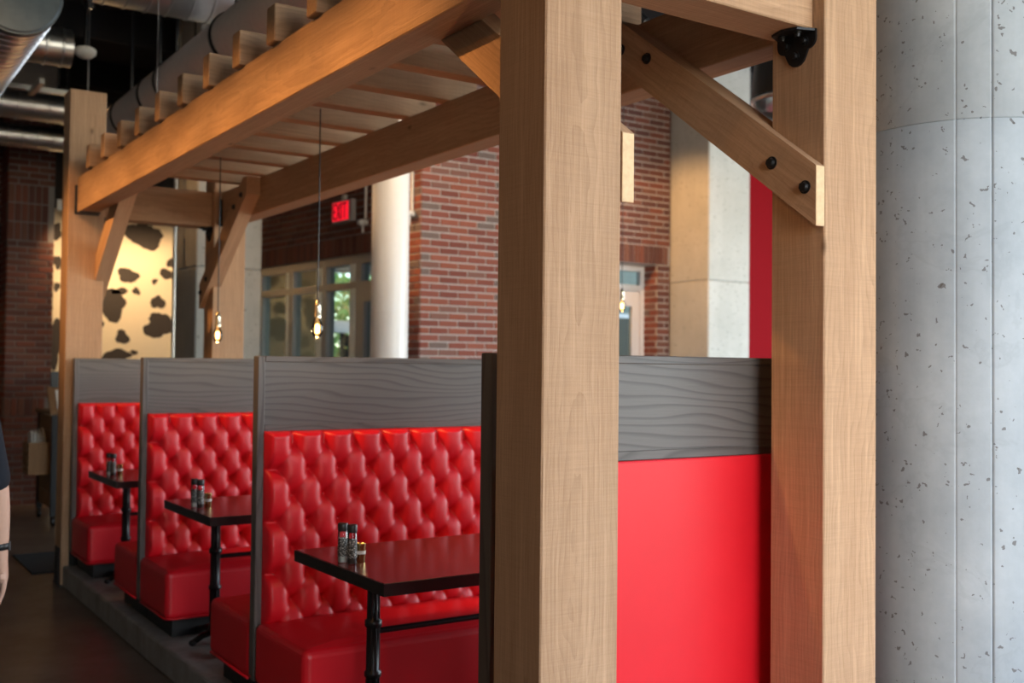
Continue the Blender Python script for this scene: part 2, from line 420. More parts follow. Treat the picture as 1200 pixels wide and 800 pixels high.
# glazed front behind the camera and side glazing: dark walls with openings
w = MB(); w.box(-4.0, 12.0, -3.2, -3.0, 0, .35); w.box(-4.0, 12.0, -3.2, -3.0, 4.5, 4.95); w.box(-4.0, -.1, -3.2, -3.0, .35, 4.5)
w.box(9.3, 12.0, -3.2, -3.0, .35, 4.5)
struct(build('wall_front', w, M['warm_wall']))
w = MB(); w.box(12.0, 12.2, -3.2, 8.6, 0, .35); w.box(12.0, 12.2, -3.2, 8.6, 4.3, 4.95); w.box(12.0, 12.2, -3.2, -2.7, .35, 4.3); w.box(12.0, 12.2, 6.3, 8.6, .35, 4.3)
struct(build('wall_right', w, M['dark_wall']))
for nm, a0, a1, n in (('window_2', -.1, 9.3, 7), ('window_3', -2.7, 6.3, 7)):
    fr = MB(); 
    for k in range(n):
        p = a0+(a1-a0)*k/(n-1)
        if nm == 'window_2': fr.box(p-.04, p+.04, -3.16, -3.04, .35, 4.5)
        else: fr.box(12.04, 12.16, p-.04, p+.04, .35, 4.3)
    struct(build(nm, fr, M['frame_grey']))

# ---- brickwork
CO, BL, BH, JT = .0677, .2032, .0555, .0115
def brick_mesh(name, L, H, mat):
    b = MB(); x, z, c = (L)/2, H/2, .003
    v = [b.bm.verts.new(p) for p in ((-x, 0, -z), (x, 0, -z), (x, 0, z), (-x, 0, z), (-x, -.006, -z), (x, -.006, -z), (x, -.006, z), (-x, -.006, z),
         (-x+c, -.009, -z+c), (x-c, -.009, -z+c), (x-c, -.009, z-c), (-x+c, -.009, z-c))]
    for i in range(4):
        j = (i+1) % 4
        b.bm.faces.new((v[i], v[j], v[4+j], v[4+i])); b.bm.faces.new((v[4+i], v[4+j], v[8+j], v[8+i]))
    b.bm.faces.new((v[8], v[9], v[10], v[11])); b.bm.faces.new((v[3], v[2], v[1], v[0]))
    return b.mesh(name, mat)
BRK = {}
def brickwork(parent, origin, ang, width, z0, z1, mat, soldiers=(), hole=None, vis=None, budget=300, phase=0.0):
    """bricks on a vertical face: origin = left end seen from outside, ang = heading of the face's run; local -Y is out"""
    rotz = ang; ux = Vector((cos(ang), sin(ang), 0)); out = Vector((sin(ang), -cos(ang), 0))
    spec = []   # (u, z, L, H)
    z = z0; row = 0
    while z + BH < z1 + .001:
        so = next((s for s in soldiers if abs(z-s) < CO*.6), None)
        if so is not None:
            n = int(width/CO); 
            for k in range(n+1):
                u = k*CO
                if u+BH <= width+.001: spec.append((u+BH/2, z+(3*CO-JT)/2, BH, 3*CO-JT))
            z += 3*CO; row += 3; continue
        u = -BL/2 if row % 2 else 0.0
        u += phase
        while u < width-.02:
            a, b = max(u, 0), min(u+BL-JT, width)
            if b-a > .03: spec.append(((a+b)/2, z+BH/2, b-a, BH))
            u += BL
        z += CO; row += 1
    if hole: spec = [s for s in spec if not hole(*s)]
    keep = [s for s in spec if vis is None or vis(s[0], s[1])]; rest = [s for s in spec if not (vis is None or vis(s[0], s[1]))]
    rest += keep[budget:]; keep = keep[:budget]
    o3 = Vector(origin)
    for u, zz, L, H in keep:
        key = (mat.name, round(L, 2), round(H, 2))
        if key not in BRK: BRK[key] = brick_mesh('brick', round(L, 2) if abs(L-(BL-JT)) > .006 else BL-JT, H, mat)
        jit = random.uniform(-.0015, .002)
        p = o3+ux*u+Vector((0, 0, zz))+out*jit
        link('brick', BRK[key], parent, p, (0, 0, rotz))
    if rest:
        b = MB()
        for u, zz, L, H in rest:
            vs = [o3+ux*(u+sx*L/2)+Vector((0, 0, zz+sz*H/2))+out*d for d in (0, .008) for sx, sz in ((-1, -1), (1, -1), (1, 1), (-1, 1))]
            v = [b.bm.verts.new(q) for q in vs]
            b.bm.faces.new(v[4:8])
            for i in range(4): b.bm.faces.new((v[i], v[(i+1) % 4], v[4+(i+1) % 4], v[4+i]))
        stuff(build('brick_courses', b, mat, parent))

# pier at the far left (faces the camera, +its aisle-side return)
pier = struct(build('wall_pier', MB().box(1.79, 2.25, 12.45, 13.1, 0, 4.95), M['mortar_dark']))
brickwork(pier, (1.79, 12.45, .004), 0, .46, 0, 4.4, M['brick_dark'], soldiers=(.948, 2.844, 3.047, 3.25), vis=lambda u, z: z < 3.75)
brickwork(pier, (1.79, 13.1, .004), R(-90), .65, 0, 4.4, M['brick'], soldiers=(.948, 2.844, 3.047, 3.25), vis=lambda u, z: False)
wl2 = struct(build('wall_backleft', MB().box(-4.0, 1.79, 12.9, 13.1, 0, 4.95), M['mortar_dark']))
brickwork(wl2, (0.8, 12.9, .004), 0, .99, 0, 4.4, M['brick_dark'], vis=lambda u, z: False)

# wall A: brick wall right of the white column, with a door opening
AX, AY = 4.706, 8.6
D0, D1, DZ = 6.45, 7.585, 2.64
w = MB(); w.box(AX, D0, AY, AY+.3, 0, 4.95); w.box(D0, D1, AY, AY+.3, DZ, 4.95); w.box(D1, 7.9, AY, AY+.3, 0, 4.95)
wa = struct(build('wall_brick', w, M['mortar']))
brickwork(wa, (AX, AY, .004), 0, D0-AX, 0, 4.6, M['brick'], vis=lambda u, z: u < .92 and 1.55 < z < 3.5, budget=215)
# soldier course and darker wall above and right of the door
brickwork(wa, (D0, AY, .004), 0, 7.75-D0, 39*CO, 4.6, M['brick_dark'], soldiers=(39*CO,), vis=lambda u, z: D0+u > 7.02 and z < 3.8, budget=60)
brickwork(wa, (D1, AY, .004), 0, 7.75-D1, 0, 39*CO, M['brick_dark'], vis=lambda u, z: z > 1.55, budget=25)
# door reveal (faces the aisle)
brickwork(wa, (D1, AY+.22, .004), R(-90), .22, 0, DZ, M['brick'], vis=lambda u, z: False)

# wall B: entrance wall, angled, storefront below
bd = Vector((-.108, .994, 0)); bang = atan2(bd.y, bd.x); bn = Vector((-.994, -.108, 0))
B0 = Vector((AX, AY, 0))
def onB(t, z, d=0): return B0 + bd*t + bn*d + Vector((0, 0, z))
def quadbox(mb, t0, t1, z0, z1, d0, d1, mi=0):
    vs = [mb.bm.verts.new(onB(t, z, d)) for t in (t0, t1) for d in (d0, d1) for z in (z0, z1)]
    for q in ((0, 1, 3, 2), (4, 6, 7, 5), (0, 4, 5, 1), (2, 3, 7, 6), (0, 2, 6, 4), (1, 5, 7, 3)):
        f = mb.bm.faces.new([vs[i] for i in q]); f.material_index = mi
    return mb
SF0, SF1, SFZ = .62, 4.5, 2.65
w = MB(); quadbox(w, .0, SF0, 0, 4.95, -.3, 0, 1); quadbox(w, SF0, 4.55, SFZ, 4.95, -.3, 0)
wb = struct(build('wall_entrance', w, [M['mortar_dark'], M['mortar']], loc=B0))
# local run seen from the aisle side: from far (t=4.5) to near (t=0)
nearang = atan2(-bd.y, -bd.x)
brickwork(wb, onB(.40, .004), nearang, .40, 0, 4.6, M['brick'], vis=lambda u, z: 1.55 < z < 3.6, budget=90)
brickwork(wb, onB(4.5, .004), nearang, 4.1, 40*CO-.067, 4.4, M['brick_dark'], soldiers=(2.641,), vis=lambda u, z: 1.2 < u < 3.6 and z < 3.7, budget=200)

# storefront glazing: frame members and panes
win = bpy.data.objects.new('window_1', None); COL.objects.link(win); win.location = onB(2, 0); struct(win)
zt0, zt1, zb1, zb0 = SFZ, 2.56, 2.38, 2.31
def member(t0, t1, z0, z1, mat='frame_grey', d0=-.16, d1=-.06, name='mullion', parent=None):
    b = MB(); quadbox(b, t0, t1, z0, z1, d0, d1); return build(name, b, M[mat], parent or win)
member(SF0, SF1, zt1, zt0, name='head_rail'); member(1.13, SF1, zb0, zb1, name='transom_rail')
member(1.13, SF1, 0, .12, name='sill_rail')
MUL = [(1.13, 1.33), (1.81, 2.01), (2.54, 2.69), (3.28, 3.42), (4.36, 4.5)]
for a, b in MUL:
    member(a, b, .12, zb0); member(a, b, zb1, zt1)
    member(a+.1, b-.002, .12, zb0, 'frame_daylit', -.06, -.052, 'mullion_daylight'); member(a+.1, b-.002, zb1, zt1, 'frame_daylit', -.06, -.052, 'mullion_daylight')  # thin strips with the daylight on the mullions put into their colour
for (a, b), (c, d) in zip(MUL, MUL[1:]):
    for z0, z1 in ((.12, zb0), (zb1, zt1)):
        bb = MB(); quadbox(bb, b, c, z0, z1, -.115, -.109); build('pane', bb, M['pane'], win)
# entrance door beside it, right of the last mullion
dr = bpy.data.objects.new('door_1', None); COL.objects.link(dr); dr.location = onB(.88, 0); struct(dr)
member(SF0, 1.13, zb0, zb1+.0, name='transom_rail', parent=dr)
bb = MB(); quadbox(bb, SF0+.05, 1.13, zb1, zt1, -.115, -.109); build('transom_pane', bb, M['pane'], dr)
for a, b in ((SF0, SF0+.05), (1.07, 1.13)): member(a, b, 0, zb0, parent=dr, name='door_stile')
member(SF0+.05, 1.07, 2.17, zb0, parent=dr, name='door_rail'); member(SF0+.05, 1.07, 0, .25, parent=dr, name='door_rail')
bb = MB(); quadbox(bb, SF0+.05, 1.07, .25, 2.17, -.115, -.109); build('door_pane', bb, M['pane'], dr)
b = MB().tube([onB(.98, .95, -.05), onB(.98, .95, 0), onB(.98, 1.3, 0), onB(.98, 1.3, -.05)], .012); build('door_handle', b, M['chrome'], dr)

# door in wall A (white frame with transom)
d2 = bpy.data.objects.new('door_2', None); COL.objects.link(d2); d2.location = ((D0+D1)/2, AY+.2, 0); struct(d2)
y0, y1 = AY+.205, AY+.275
for a, b_, z0, z1, nm in ((D0, D0+.06, 0, DZ, 'door_jamb'), (D1-.06, D1, 0, DZ, 'door_jamb'), (D0+.06, D1-.06, DZ-.06, DZ, 'door_head'), (D0+.06, D1-.06, 2.37, 2.43, 'transom_rail')):
    build(nm, MB().box(a, b_, y0, y1, z0, z1), M['frame_white'], d2)
build('transom_pane', MB().box(D0+.06, D1-.06, y0+.03, y0+.036, 2.43, DZ-.06), M['pane'], d2)
lf = build('door_leaf', MB().box(D0+.065, D0+.17, y0+.01, y1-.01, .01, 2.36).box(D1-.17, D1-.065, y0+.01, y1-.01, .01, 2.36).box(D0+.17, D1-.17, y0+.01, y1-.01, 2.2, 2.36).box(D0+.17, D1-.17, y0+.01, y1-.01, .01, .25), M['frame_white'], d2)
build('door_pane', MB().box(D0+.17, D1-.17, y0+.03, y0+.036, .25, 2.2), M['pane'], lf)
build('door_handle', MB().tube([(D1-.13, y0+.01, .95), (D1-.13, y0-.05, .95), (D1-.13, y0-.05, 1.25), (D1-.13, y0+.01, 1.25)], .012), M['chrome'], lf)
# red wall beside the right-hand concrete column
rw = struct(build('wall_red', MB().box(8.36, 12.0, 8.45, 8.6, 0, 3.9), M['red_wall']))
struct(build('wall_rightback', MB().box(7.9, 12.0, 8.6, 8.8, 0, 4.95), M['dark_wall']))

# ------------------------------------------------------------------ outside, seen through the entrance glass
tag(build('pavement', MB().box(4.4, 30, 8.95, 40, -.06, -.01), M['ground']), 'pale pavement outside beyond the entrance glass', 'pavement')
tb = thing('tan_building', 'tan clad building outside behind the left panes of the entrance glazing', 'building', (5.2, 15.5, 0))
build('cladding', MB().box(2.5, 6.55, 15, 18, 0, 3.9), M['tan_wall'], tb)
build('canopy', MB().box(3.0, 10.5, 13.8, 15, 2.95, 3.6), M['tan_wall'], tb)
build('fascia', MB().box(3.0, 10.5, 13.76, 13.8, 2.85, 2.97), M['white_paint'], tb, label='white fascia under the canopy')
gb = thing('grey_building', 'grey rendered building outside beyond the white framed door', 'building', (16, 17, 0))
build('wall_block', MB().box(12.2, 24, 16, 20, 0, 6.5), simple('grey_green_render', (.20, .22, .19), .9), gb)
build('parapet', MB().box(12.1, 24.1, 15.9, 20.1, 6.5, 6.7), M['frame_grey'], gb)
for x in (12.6, 14.6, 16.6, 18.6):
    wdw = build('window', MB().box(x, x+1.1, 15.94, 16.0, 1.0, 2.6), M['frame_white'], gb); build('pane', MB().box(x+.08, x+1.02, 15.93, 15.94, 1.08, 2.52), M['table_edge'], wdw)
fe = thing('screen_fence', 'dark slatted screen outside below the greenery', 'fence', (7.5, 15.2, 0))
for k in range(9): build('slat', MB().box(6.95, 7.75, 15.2, 15.24, .15+k*.21, .33+k*.21), M['steel_black'], fe)
for x in (6.98, 7.72): build('post', MB().box(x-.03, x+.03, 15.24, 15.3, 0, 2.05), M['steel_black'], fe)
rl = thing('white_rail', 'white rail crossing in front of the trees outside', 'rail', (8.4, 16.6, 0))
build('rail', MB().box(7.2, 11, 16.6, 16.66, 2.1, 2.3), M['white_paint'], rl)
for x in (7.3, 9.0, 10.9): build('post', MB().box(x-.04, x+.04, 16.66, 16.74, 0, 2.3), M['white_paint'], rl)
def tree(loc, h, rad, label, seed):
    rnd = random.Random(seed); t = thing('garden_tree', label, 'tree', loc, 'trees outside the entrance')
    build('trunk', MB().cyl((loc[0], loc[1], 0), (loc[0], loc[1], h*.6), .09, 10, r2=.05), M['bark'], t)
    b = MB()
    for k in range(2600):
        while True:
            p = Vector((rnd.uniform(-1, 1), rnd.uniform(-1, 1), rnd.uniform(-1, 1)))
            if .3 < p.length < 1: break
        c = Vector((loc[0]+p.x*rad, loc[1]+p.y*rad, h*.62+p.z*h*.45))
        if c.z < .1: continue
        a = Vector((rnd.gauss(0, 1), rnd.gauss(0, 1), rnd.gauss(0, 1))).normalized(); q = a.orthogonal().normalized()*.05; a *= .09
        vs = [b.bm.verts.new(c+x) for x in (-a, q, a, -q)]; b.bm.faces.new(vs)
    stuff(build('foliage', b, M['leaf'], t))
tree((8.1, 18.5, 0), 3.4, 1.3, 'leafy garden tree outside, left one seen through the glass', 1)
tree((10.7, 22.0, 0), 4.2, 1.35, 'leafy garden tree outside, right one seen through the door glass', 2)
tree((8.0, 13.0, 0), 1.9, .55, 'low green shrub outside by the entrance door', 3)

# ------------------------------------------------------------------ concrete columns
def round_column():
    cx, cy, r = 3.263, 2.15, .38; seam = 2.294
    t = thing('round_concrete_column', 'large round grey concrete column beside the right timber post', 'column', (cx, cy, 0))
    ang0 = atan2(-cy, -cx)
    def section(z0, z1, nm):
        b = MB(); seg = 160; pts = []
        for i in range(seg):
            pts.append((2*pi*i/seg, r))
        for j, hw in ((ang0-.053, .0005), (ang0+.219, .0036)):
            a = j % (2*pi)
            pts = [p for p in pts if abs(p[0]-a) > .012]
            pts += [(a-hw*1.5, r), (a-hw*.4, r-hw*(1.4 if hw > .001 else .5)), (a+hw*.4, r-hw*(1.4 if hw > .001 else .5)), (a+hw*1.5, r)]
        pts.sort(); n = len(pts)
        zs = [z0, z0+.004, z1-.004, z1]; rs = [-.004, 0, 0, -.004]
        rings = [[b.bm.verts.new((cx+(q+d)*cos(a), cy+(q+d)*sin(a), z)) for a, q in pts] for z, d in zip(zs, rs)]
        for A, B in zip(rings, rings[1:]):
            for i in range(n):
                f = b.bm.faces.new((A[i], A[(i+1) % n], B[(i+1) % n], B[i])); f.smooth = True
        b.bm.faces.new(rings[0][::-1]); b.bm.faces.new(rings[-1])
        return build(nm, b, M['conc_round'], t, loc=(cx, cy, 0))
    section(0, seam, 'cast_section'); section(seam, 4.95, 'cast_section')
round_column()
def square_column(x0, x1, y0, y1, label):
    t = thing('square_concrete_column', label, 'column', ((x0+x1)/2, (y0+y1)/2, 0), 'square concrete columns')
    for z0, z1 in ((0, 2.45), (2.452, 4.95)):
        build('cast_section', MB().box(x0, x1, y0, y1, z0, z1, bevel=.012, seg=1), M['conc'], t)
square_column(3.065, 3.707, 10.0, 10.642, 'square concrete column behind the far right timber post')
square_column(7.75, 8.355, 8.0, 8.59, 'square concrete column in front of the red wall')
wc = thing('white_round_column', 'white painted round steel column beside the brick wall end', 'column', (4.34, 8.5, 0))
build('shaft', MB().lathe([(.165, 0), (.165, 2.0), (.1655, 2.003), (.165, 2.006), (.165, 4.95)], 40, (4.30, 8.42, 0)), M['white_paint'], wc)
build('base_collar', MB().lathe([(.19, 0), (.19, .05), (.168, .06)], 40, (4.30, 8.42, 0)), M['white_paint'], wc)
for i, (px, py, lab) in enumerate(((4.60, 8.83, 'white conduit and twin lamp box on the brick, right of the white column'), (4.29, 8.98, 'white conduit and lamp box left of the white column'))):
    p0 = onB(.12 if i == 0 else .93, 0, .02)
    t = thing('wall_conduit', lab, 'conduit', (p0.x, p0.y, 2.9), 'conduits beside the white column')
    build('pipe', MB().cyl((p0.x, p0.y, 2.98), (p0.x, p0.y, 4.9), .013, 10), M['white_plastic'], t)
    q = p0+bn*.03
    build('junction_box', MB().lathe([(.02, -.03), (.055, -.02), (.055, .02), (.02, .03)], 16, (q.x, q.y, 2.94)), M['white_plastic'], t)
    for s in (-1, 1):
        a = q+bd*(.02*s); e = q+bd*(.09*s)+Vector((0, 0, .02)); build('lamp_head', MB().cyl(a, e, .022, 12, r2=.032), M['white_plastic'], t)
    build('drop_nipple', MB().cyl((q.x, q.y, 2.84), (q.x, q.y, 2.92), .012, 8), M['white_plastic'], t)
cdt = tag(build('steel_conduit', MB().cyl((2.951, 10.3, 0), (2.951, 10.3, 4.9), .02, 12), M['chrome']), 'bright steel conduit standing beside the far concrete column', 'conduit')

# exit sign on the dark brick
ex = thing('exit_sign', 'small red lit exit sign on the dark brick above the entrance', 'sign', onB(1.31, 3.09, .03))
b = MB(); quadbox(b, 1.12, 1.50, 2.98, 3.20, .012, .07); build('housing', b, simple('sign_grey', (.33, .31, .32), .5), ex)
b = MB(); quadbox(b, 1.175, 1.475, 2.998, 3.182, .07, .076); build('lit_face', b, M['exit_glow'], ex, label='red lit face')
b = MB(); quadbox(b, 1.28, 1.34, 3.20, 3.26, .02, .05); build('mount', b, M['white_plastic'], ex)
# letters as thin raised strokes; read from the aisle: left = larger t
def stroke(b, u0, v0, u1, v1, wd=.016):
    L0, Z0, Wd, Hh = 1.455, 3.018, .26, .145
    A = onB(L0-u0*Wd, Z0+v0*Hh, .077); B_ = onB(L0-u1*Wd, Z0+v1*Hh, .077); d = (B_-A).normalized(); s_ = d.cross(bn).normalized()*wd/2; d = d*wd/2
    vs = [b.bm.verts.new(x+o) for o in (Vector(), bn*.003) for x in (A-d-s_, B_+d-s_, B_+d+s_, A-d+s_)]
    b.bm.faces.new(vs[4:]); b.bm.faces.new(vs[:4][::-1])
    for i in range(4): b.bm.faces.new((vs[i], vs[(i+1) % 4], vs[4+(i+1) % 4], vs[4+i]))
for L in ([(0.02, 0, .02, 1), (.02, 1, .19, 1), (.02, .5, .16, .5), (.02, 0, .19, 0)], [(.28, 0, .50, 1), (.28, 1, .50, 0)], [(.60, 0, .60, 1)], [(.70, 1, .98, 1), (.84, 0, .84, 1)]):
    b = MB()
    for s_ in L: stroke(b, *s_)
    build('letter', b, M['exit_letter'], ex)

# cow-hide print panel on the back wall, with its lamp rail
cow = thing('cow_print_panel', 'cream wall panel printed with black cow hide patches', 'panel', (3.0, 13.04, 1.8))
build('panel_board', MB().box(2.26, 3.74, 13.0, 13.07, .35, 3.30), M['cream'], cow)
SP = [(3.348, 3.06, .226, .15), (3.175, 2.572, .11, .095), (3.003, 2.233, .161, .179), (3.089, 2.382, .09, .04), (3.276, 2.391, .043, .046), (3.533, 2.269, .081, .083), (3.55, 1.986, .189, .135), (3.125, 1.841, .068, .091), (3.264, 1.664, .045, .026), (3.065, 1.629, .154, .07), (3.64, 2.613, .095, .06), (3.68, 2.75, .05, .06), (3.488, 2.518, .033, .036), (2.391, 2.682, .05, .07), (2.392, 2.399, .037, .049), (2.37, 1.745, .085, .306), (2.372, 3.02, .06, .1), (2.346, 1.337, .05, .064), (2.75, 2.75, .16, .12), (2.70, 1.95, .18, .14), (2.62, 1.3, .2, .12), (3.4, 1.25, .2, .16), (3.1, .8, .16, .12)]
for i, (x, z, a, h) in enumerate(SP):
    rnd = random.Random(40+i); pts = []; n = 40
    ph = [rnd.uniform(0, 6.3) for _ in range(4)]
    for k in range(n):
        th = 2*pi*k/n; rr = 1+.14*sin(2*th+ph[0])+.12*sin(3*th+ph[1])+.08*sin(5*th+ph[2])+rnd.uniform(-.07, .07)
        pts.append((min(3.739, max(2.261, x+a*rr*cos(th))), min(3.299, z+h*rr*sin(th))))
    build('hide_patch', MB().prism(pts, 'Y', 12.9975, 13.0), M['hide_black'], cow)
rail = thing('lamp_rail', 'pale lamp rail with black heads above the cow print panel', 'light', (3.2, 12.6, 3.35))
build('rail', MB().box(2.3, 3.75, 12.56, 12.62, 3.22, 3.34), M['white_paint'], rail)
for x in (2.6, 3.05, 3.33, 3.60):
    hd = build('lamp_head', MB().cyl((x, 12.58, 3.16), (x, 12.66, 3.36), .045, 14), M['black_plastic'], rail)
for x in (2.55, 3.05, 3.5):
    sp = spot('panel_lamp', (x, 12.15, 3.08), (x+.02, 13.05, 2.1), 46, (1, .64, .33), 120, .9, .05)

# ------------------------------------------------------------------ timber pergola
PX0, PX1, PY0, PYF = 1.4877, 2.5035, 2.10, 7.75
PW, PD = .24, .208
ZB, ZT, BO, BW = 2.558, 2.8015, .0575, .127
perg = thing('timber_pergola', 'cedar timber pergola frame of posts and beams standing over the red booths', 'pergola', (2.1, 5.0, 0))
def bolt(parent, p, d, r=.0165):
    d = Vector(d); p = Vector(p)
    b = MB(); b.cyl(p, p+d*.004, r*1.15, 16); b.cyl(p+d*.004, p+d*.014, r*.85, 6, r2=r*.75)
    return build('bolt', b, M['steel_black'], parent)
def timber(name, x0, x1, y0, y1, z0, z1, axis, parent=perg, bev=.004):
    return build(name, MB().box(x0, x1, y0, y1, z0, z1, bevel=bev, seg=1), M['cedar'+axis], parent)
posts = {}
for nm, x, y in (('nl', PX0, PY0), ('nr', PX1, PY0), ('fl', PX0, PYF), ('fr', PX1, PYF)):
    p = posts[nm] = timber('post', x, x+PW, y, y+PD, .012, 3.413, 'Z')
    b = MB().box(x-.006, x+PW+.006, y-.006, y+PD+.006, 0, .012).box(x-.007, x+.0, y+.03, y+PD-.03, 0, .26).box(x+PW, x+PW+.007, y+.03, y+PD-.03, 0, .26)
    b.box(x+.05, x+.19, y-.007, y, 0, .26)
    build('base_bracket', b, M['steel_black'], p)
beams = {}
for nm, x in (('l', PX0+BO), ('r', PX1+BO)):
    beams[nm] = timber('beam', x, x+BW, PY0+PD, PYF, ZB, ZT, 'Y')
    # saddle plates where the beam meets the posts
    for y, s in ((PYF, -1), (PY0+PD, 1)):
        b = MB().box(x-.008, x-.002, min(y, y+s*.07), max(y, y+s*.07), ZB-.008, ZB+.19).box(x-.008, x+BW+.008, min(y, y+s*.09), max(y, y+s*.09), ZB-.009, ZB-.001)
        br = build('saddle_bracket', MB().box(x-.016, x+BW+.016, min(y, y+s*.008), max(y, y+s*.008), ZB-.012, ZB+.19).box(x-.006, x+BW+.006, min(y, y+s*.11), max(y, y+s*.04), ZB-.008, ZB-.001), M['steel_black'], perg)
yb0 = PY0+(PD-BW)/2
for y in (PY0+.045, PYF+.04):
    cb = timber('cross_beam', PX0+PW, PX1, y, y+BW+.03, ZB-.015, ZT, 'X')
# joists across the top
for k in range(-4, 9):
    yf = 4.09+.41*k
    timber('joist', 1.52, 2.715, yf-.09, yf, ZT, 2.953, 'X')
# knee braces: 4x6 notched over the posts
TH = .097
sl = .735
def brace(xa, xb, notch_lo, ypost_near, far, bolts_x, bd_):
    """xa..xb thickness. notch_lo: True when the low-x part runs past the post. far: rises towards the camera"""
    s = -1 if far else 1
    yo = ypost_near+PD if far else ypost_near            # outer end of the part that laps the post
    yi = ypost_near if far else ypost_near+PD            # where the notched part butts the post
    z0, hv = 1.942, .180
    zt_lim = ZT-.004
    def poly(ys):
        za, zb_ = z0+sl*abs(ys-yo), z0+hv+sl*abs(ys-yo)
        # top end trimmed level with the beam top
        y_low = yo+s*(zt_lim-.12-z0)/sl
        y_top = yo+s*(zt_lim-z0-hv)/sl
        return [(ys, za), (y_low, zt_lim-.12), (y_low, zt_lim), (y_top, zt_lim), (ys, zb_)]
    cut = PX1 if notch_lo else PX0+PW
    b = MB()
    if notch_lo: lap, inner = (xa, cut-.002), (cut-.002, xb)
    else: lap, inner = (cut+.002, xb), (xa, cut+.002)
    b.prism(poly(yo), 'X', *lap); b.prism(poly(yi+s*.002), 'X', *inner)
    ang = atan2(sl, s)          # direction of the grain in YZ
    cen = Vector(((xa+xb)/2, yo+s*.45, 2.35))
    me = b.mesh('brace', [M['cedarY'], M['cedar_end']])
    a = atan2(sl*s, 1)
    me.transform(Matrix.Rotation(-a, 4, 'X') @ Matrix.Translation(-cen))
    o = link('brace', me, perg, cen, (a, 0, 0))
    inv = (Matrix.Translation(cen) @ Matrix.Rotation(a, 4, 'X')).inverted()
    xface, dn = (xa, -1) if bolts_x == 'lo' else (xb, 1)
    for dy, dz in ((.039, .119), (.170, .211), (.756, .674), (.90, .74)):
        bb = MB(); p = Vector((xface, yo+s*dy, z0+dz)); d = Vector((dn, 0, 0))
        bb.cyl(p, p+d*.004, .020, 16); bb.cyl(p+d*.004, p+d*.015, .0165, 6, r2=.014)
        mb = bb.mesh('bolt', M['steel_black']); mb.transform(inv)
        c = bpy.data.objects.new('bolt', mb); COL.objects.link(c); c.parent = o
    # pale sawn end of the lapping part
    b2 = MB(); e = .0015
    b2.box(lap[0]+.001, lap[1]-.001, min(yo, yo-s*e), max(yo, yo-s*e), z0+.002, z0+hv-.002)
    me2 = b2.mesh('end_grain', M['cedar_end']); me2.transform(inv)
    c = bpy.data.objects.new('end_grain', me2); COL.objects.link(c); c.parent = o; c['label'] = 'pale sawn end'
brace(PX1+BO-TH, PX1+BO, True, PY0, False, 'lo', 1)
brace(PX0+BO+BW, PX0+BO+BW+TH, False, PY0, False, 'hi', 1)
brace(PX1+BO-TH, PX1+BO, True, PYF, True, 'lo', 1)
brace(PX0+BO+BW, PX0+BO+BW+TH, False, PYF, True, 'hi', 1)
# scalloped steel corner brackets under the cross beams
def corner_bracket(x, y0, s, parent):
    yc = y0+.06
    z0 = ZB-.017
    pts = []
    for (cy, cz, r, a0, a1) in ((yc-.045, z0-.025, .03, pi, 1.5*pi), (yc, z0-.062, .038, 1.1*pi, 1.9*pi), (yc+.045, z0-.025, .03, 1.5*pi, 2*pi)):
        for i in range(7):
            a = a0+(a1-a0)*i/6; pts.append((cy+r*cos(a), cz+r*sin(a)))
    pts += [(yc+.075, z0), (yc-.075, z0)]
    b = MB().prism(pts, 'X', x, x+s*.007)
    b.prism([(x, yc-.075), (x+s*.06, yc-.05), (x+s*.075, yc), (x+s*.06, yc+.05), (x, yc+.075)], 'Z', z0-.007, z0)
    o = build('corner_bracket', b, M['steel_black'], parent)
    for dy, dz in ((-.035, -.03), (.035, -.03), (0, -.068)): bolt(o, (x+s*.007, yc+dy, z0+dz), (s, 0, 0), .012)
    for dx, dy in ((.035, -.03), (.035, .03)): bolt(o, (x+s*dx, yc+dy, z0-.007), (0, 0, -1), .012)
for y in (PY0+.045, PYF+.04):
    corner_bracket(PX1, y, -1, perg); corner_bracket(PX0+PW, y, 1, perg)

# ------------------------------------------------------------------ concrete step the booths stand on
b = MB().box(1.4992, 2.80, 2.32, 7.742, 0, .1445, bevel=.012, seg=2)
bmesh.ops.subdivide_edges(b.bm, edges=[e for e in b.bm.edges if e.calc_length() > 1], cuts=40)
for v in b.bm.verts:
    if v.co.z > .05: v.co.x += random.uniform(-.004, .004)*(v.co.x < 1.6); v.co.z += random.uniform(-.003, -.0005)
tag(build('concrete_step', b, M['curb']), 'worn low concrete step under the row of red booths', 'step')

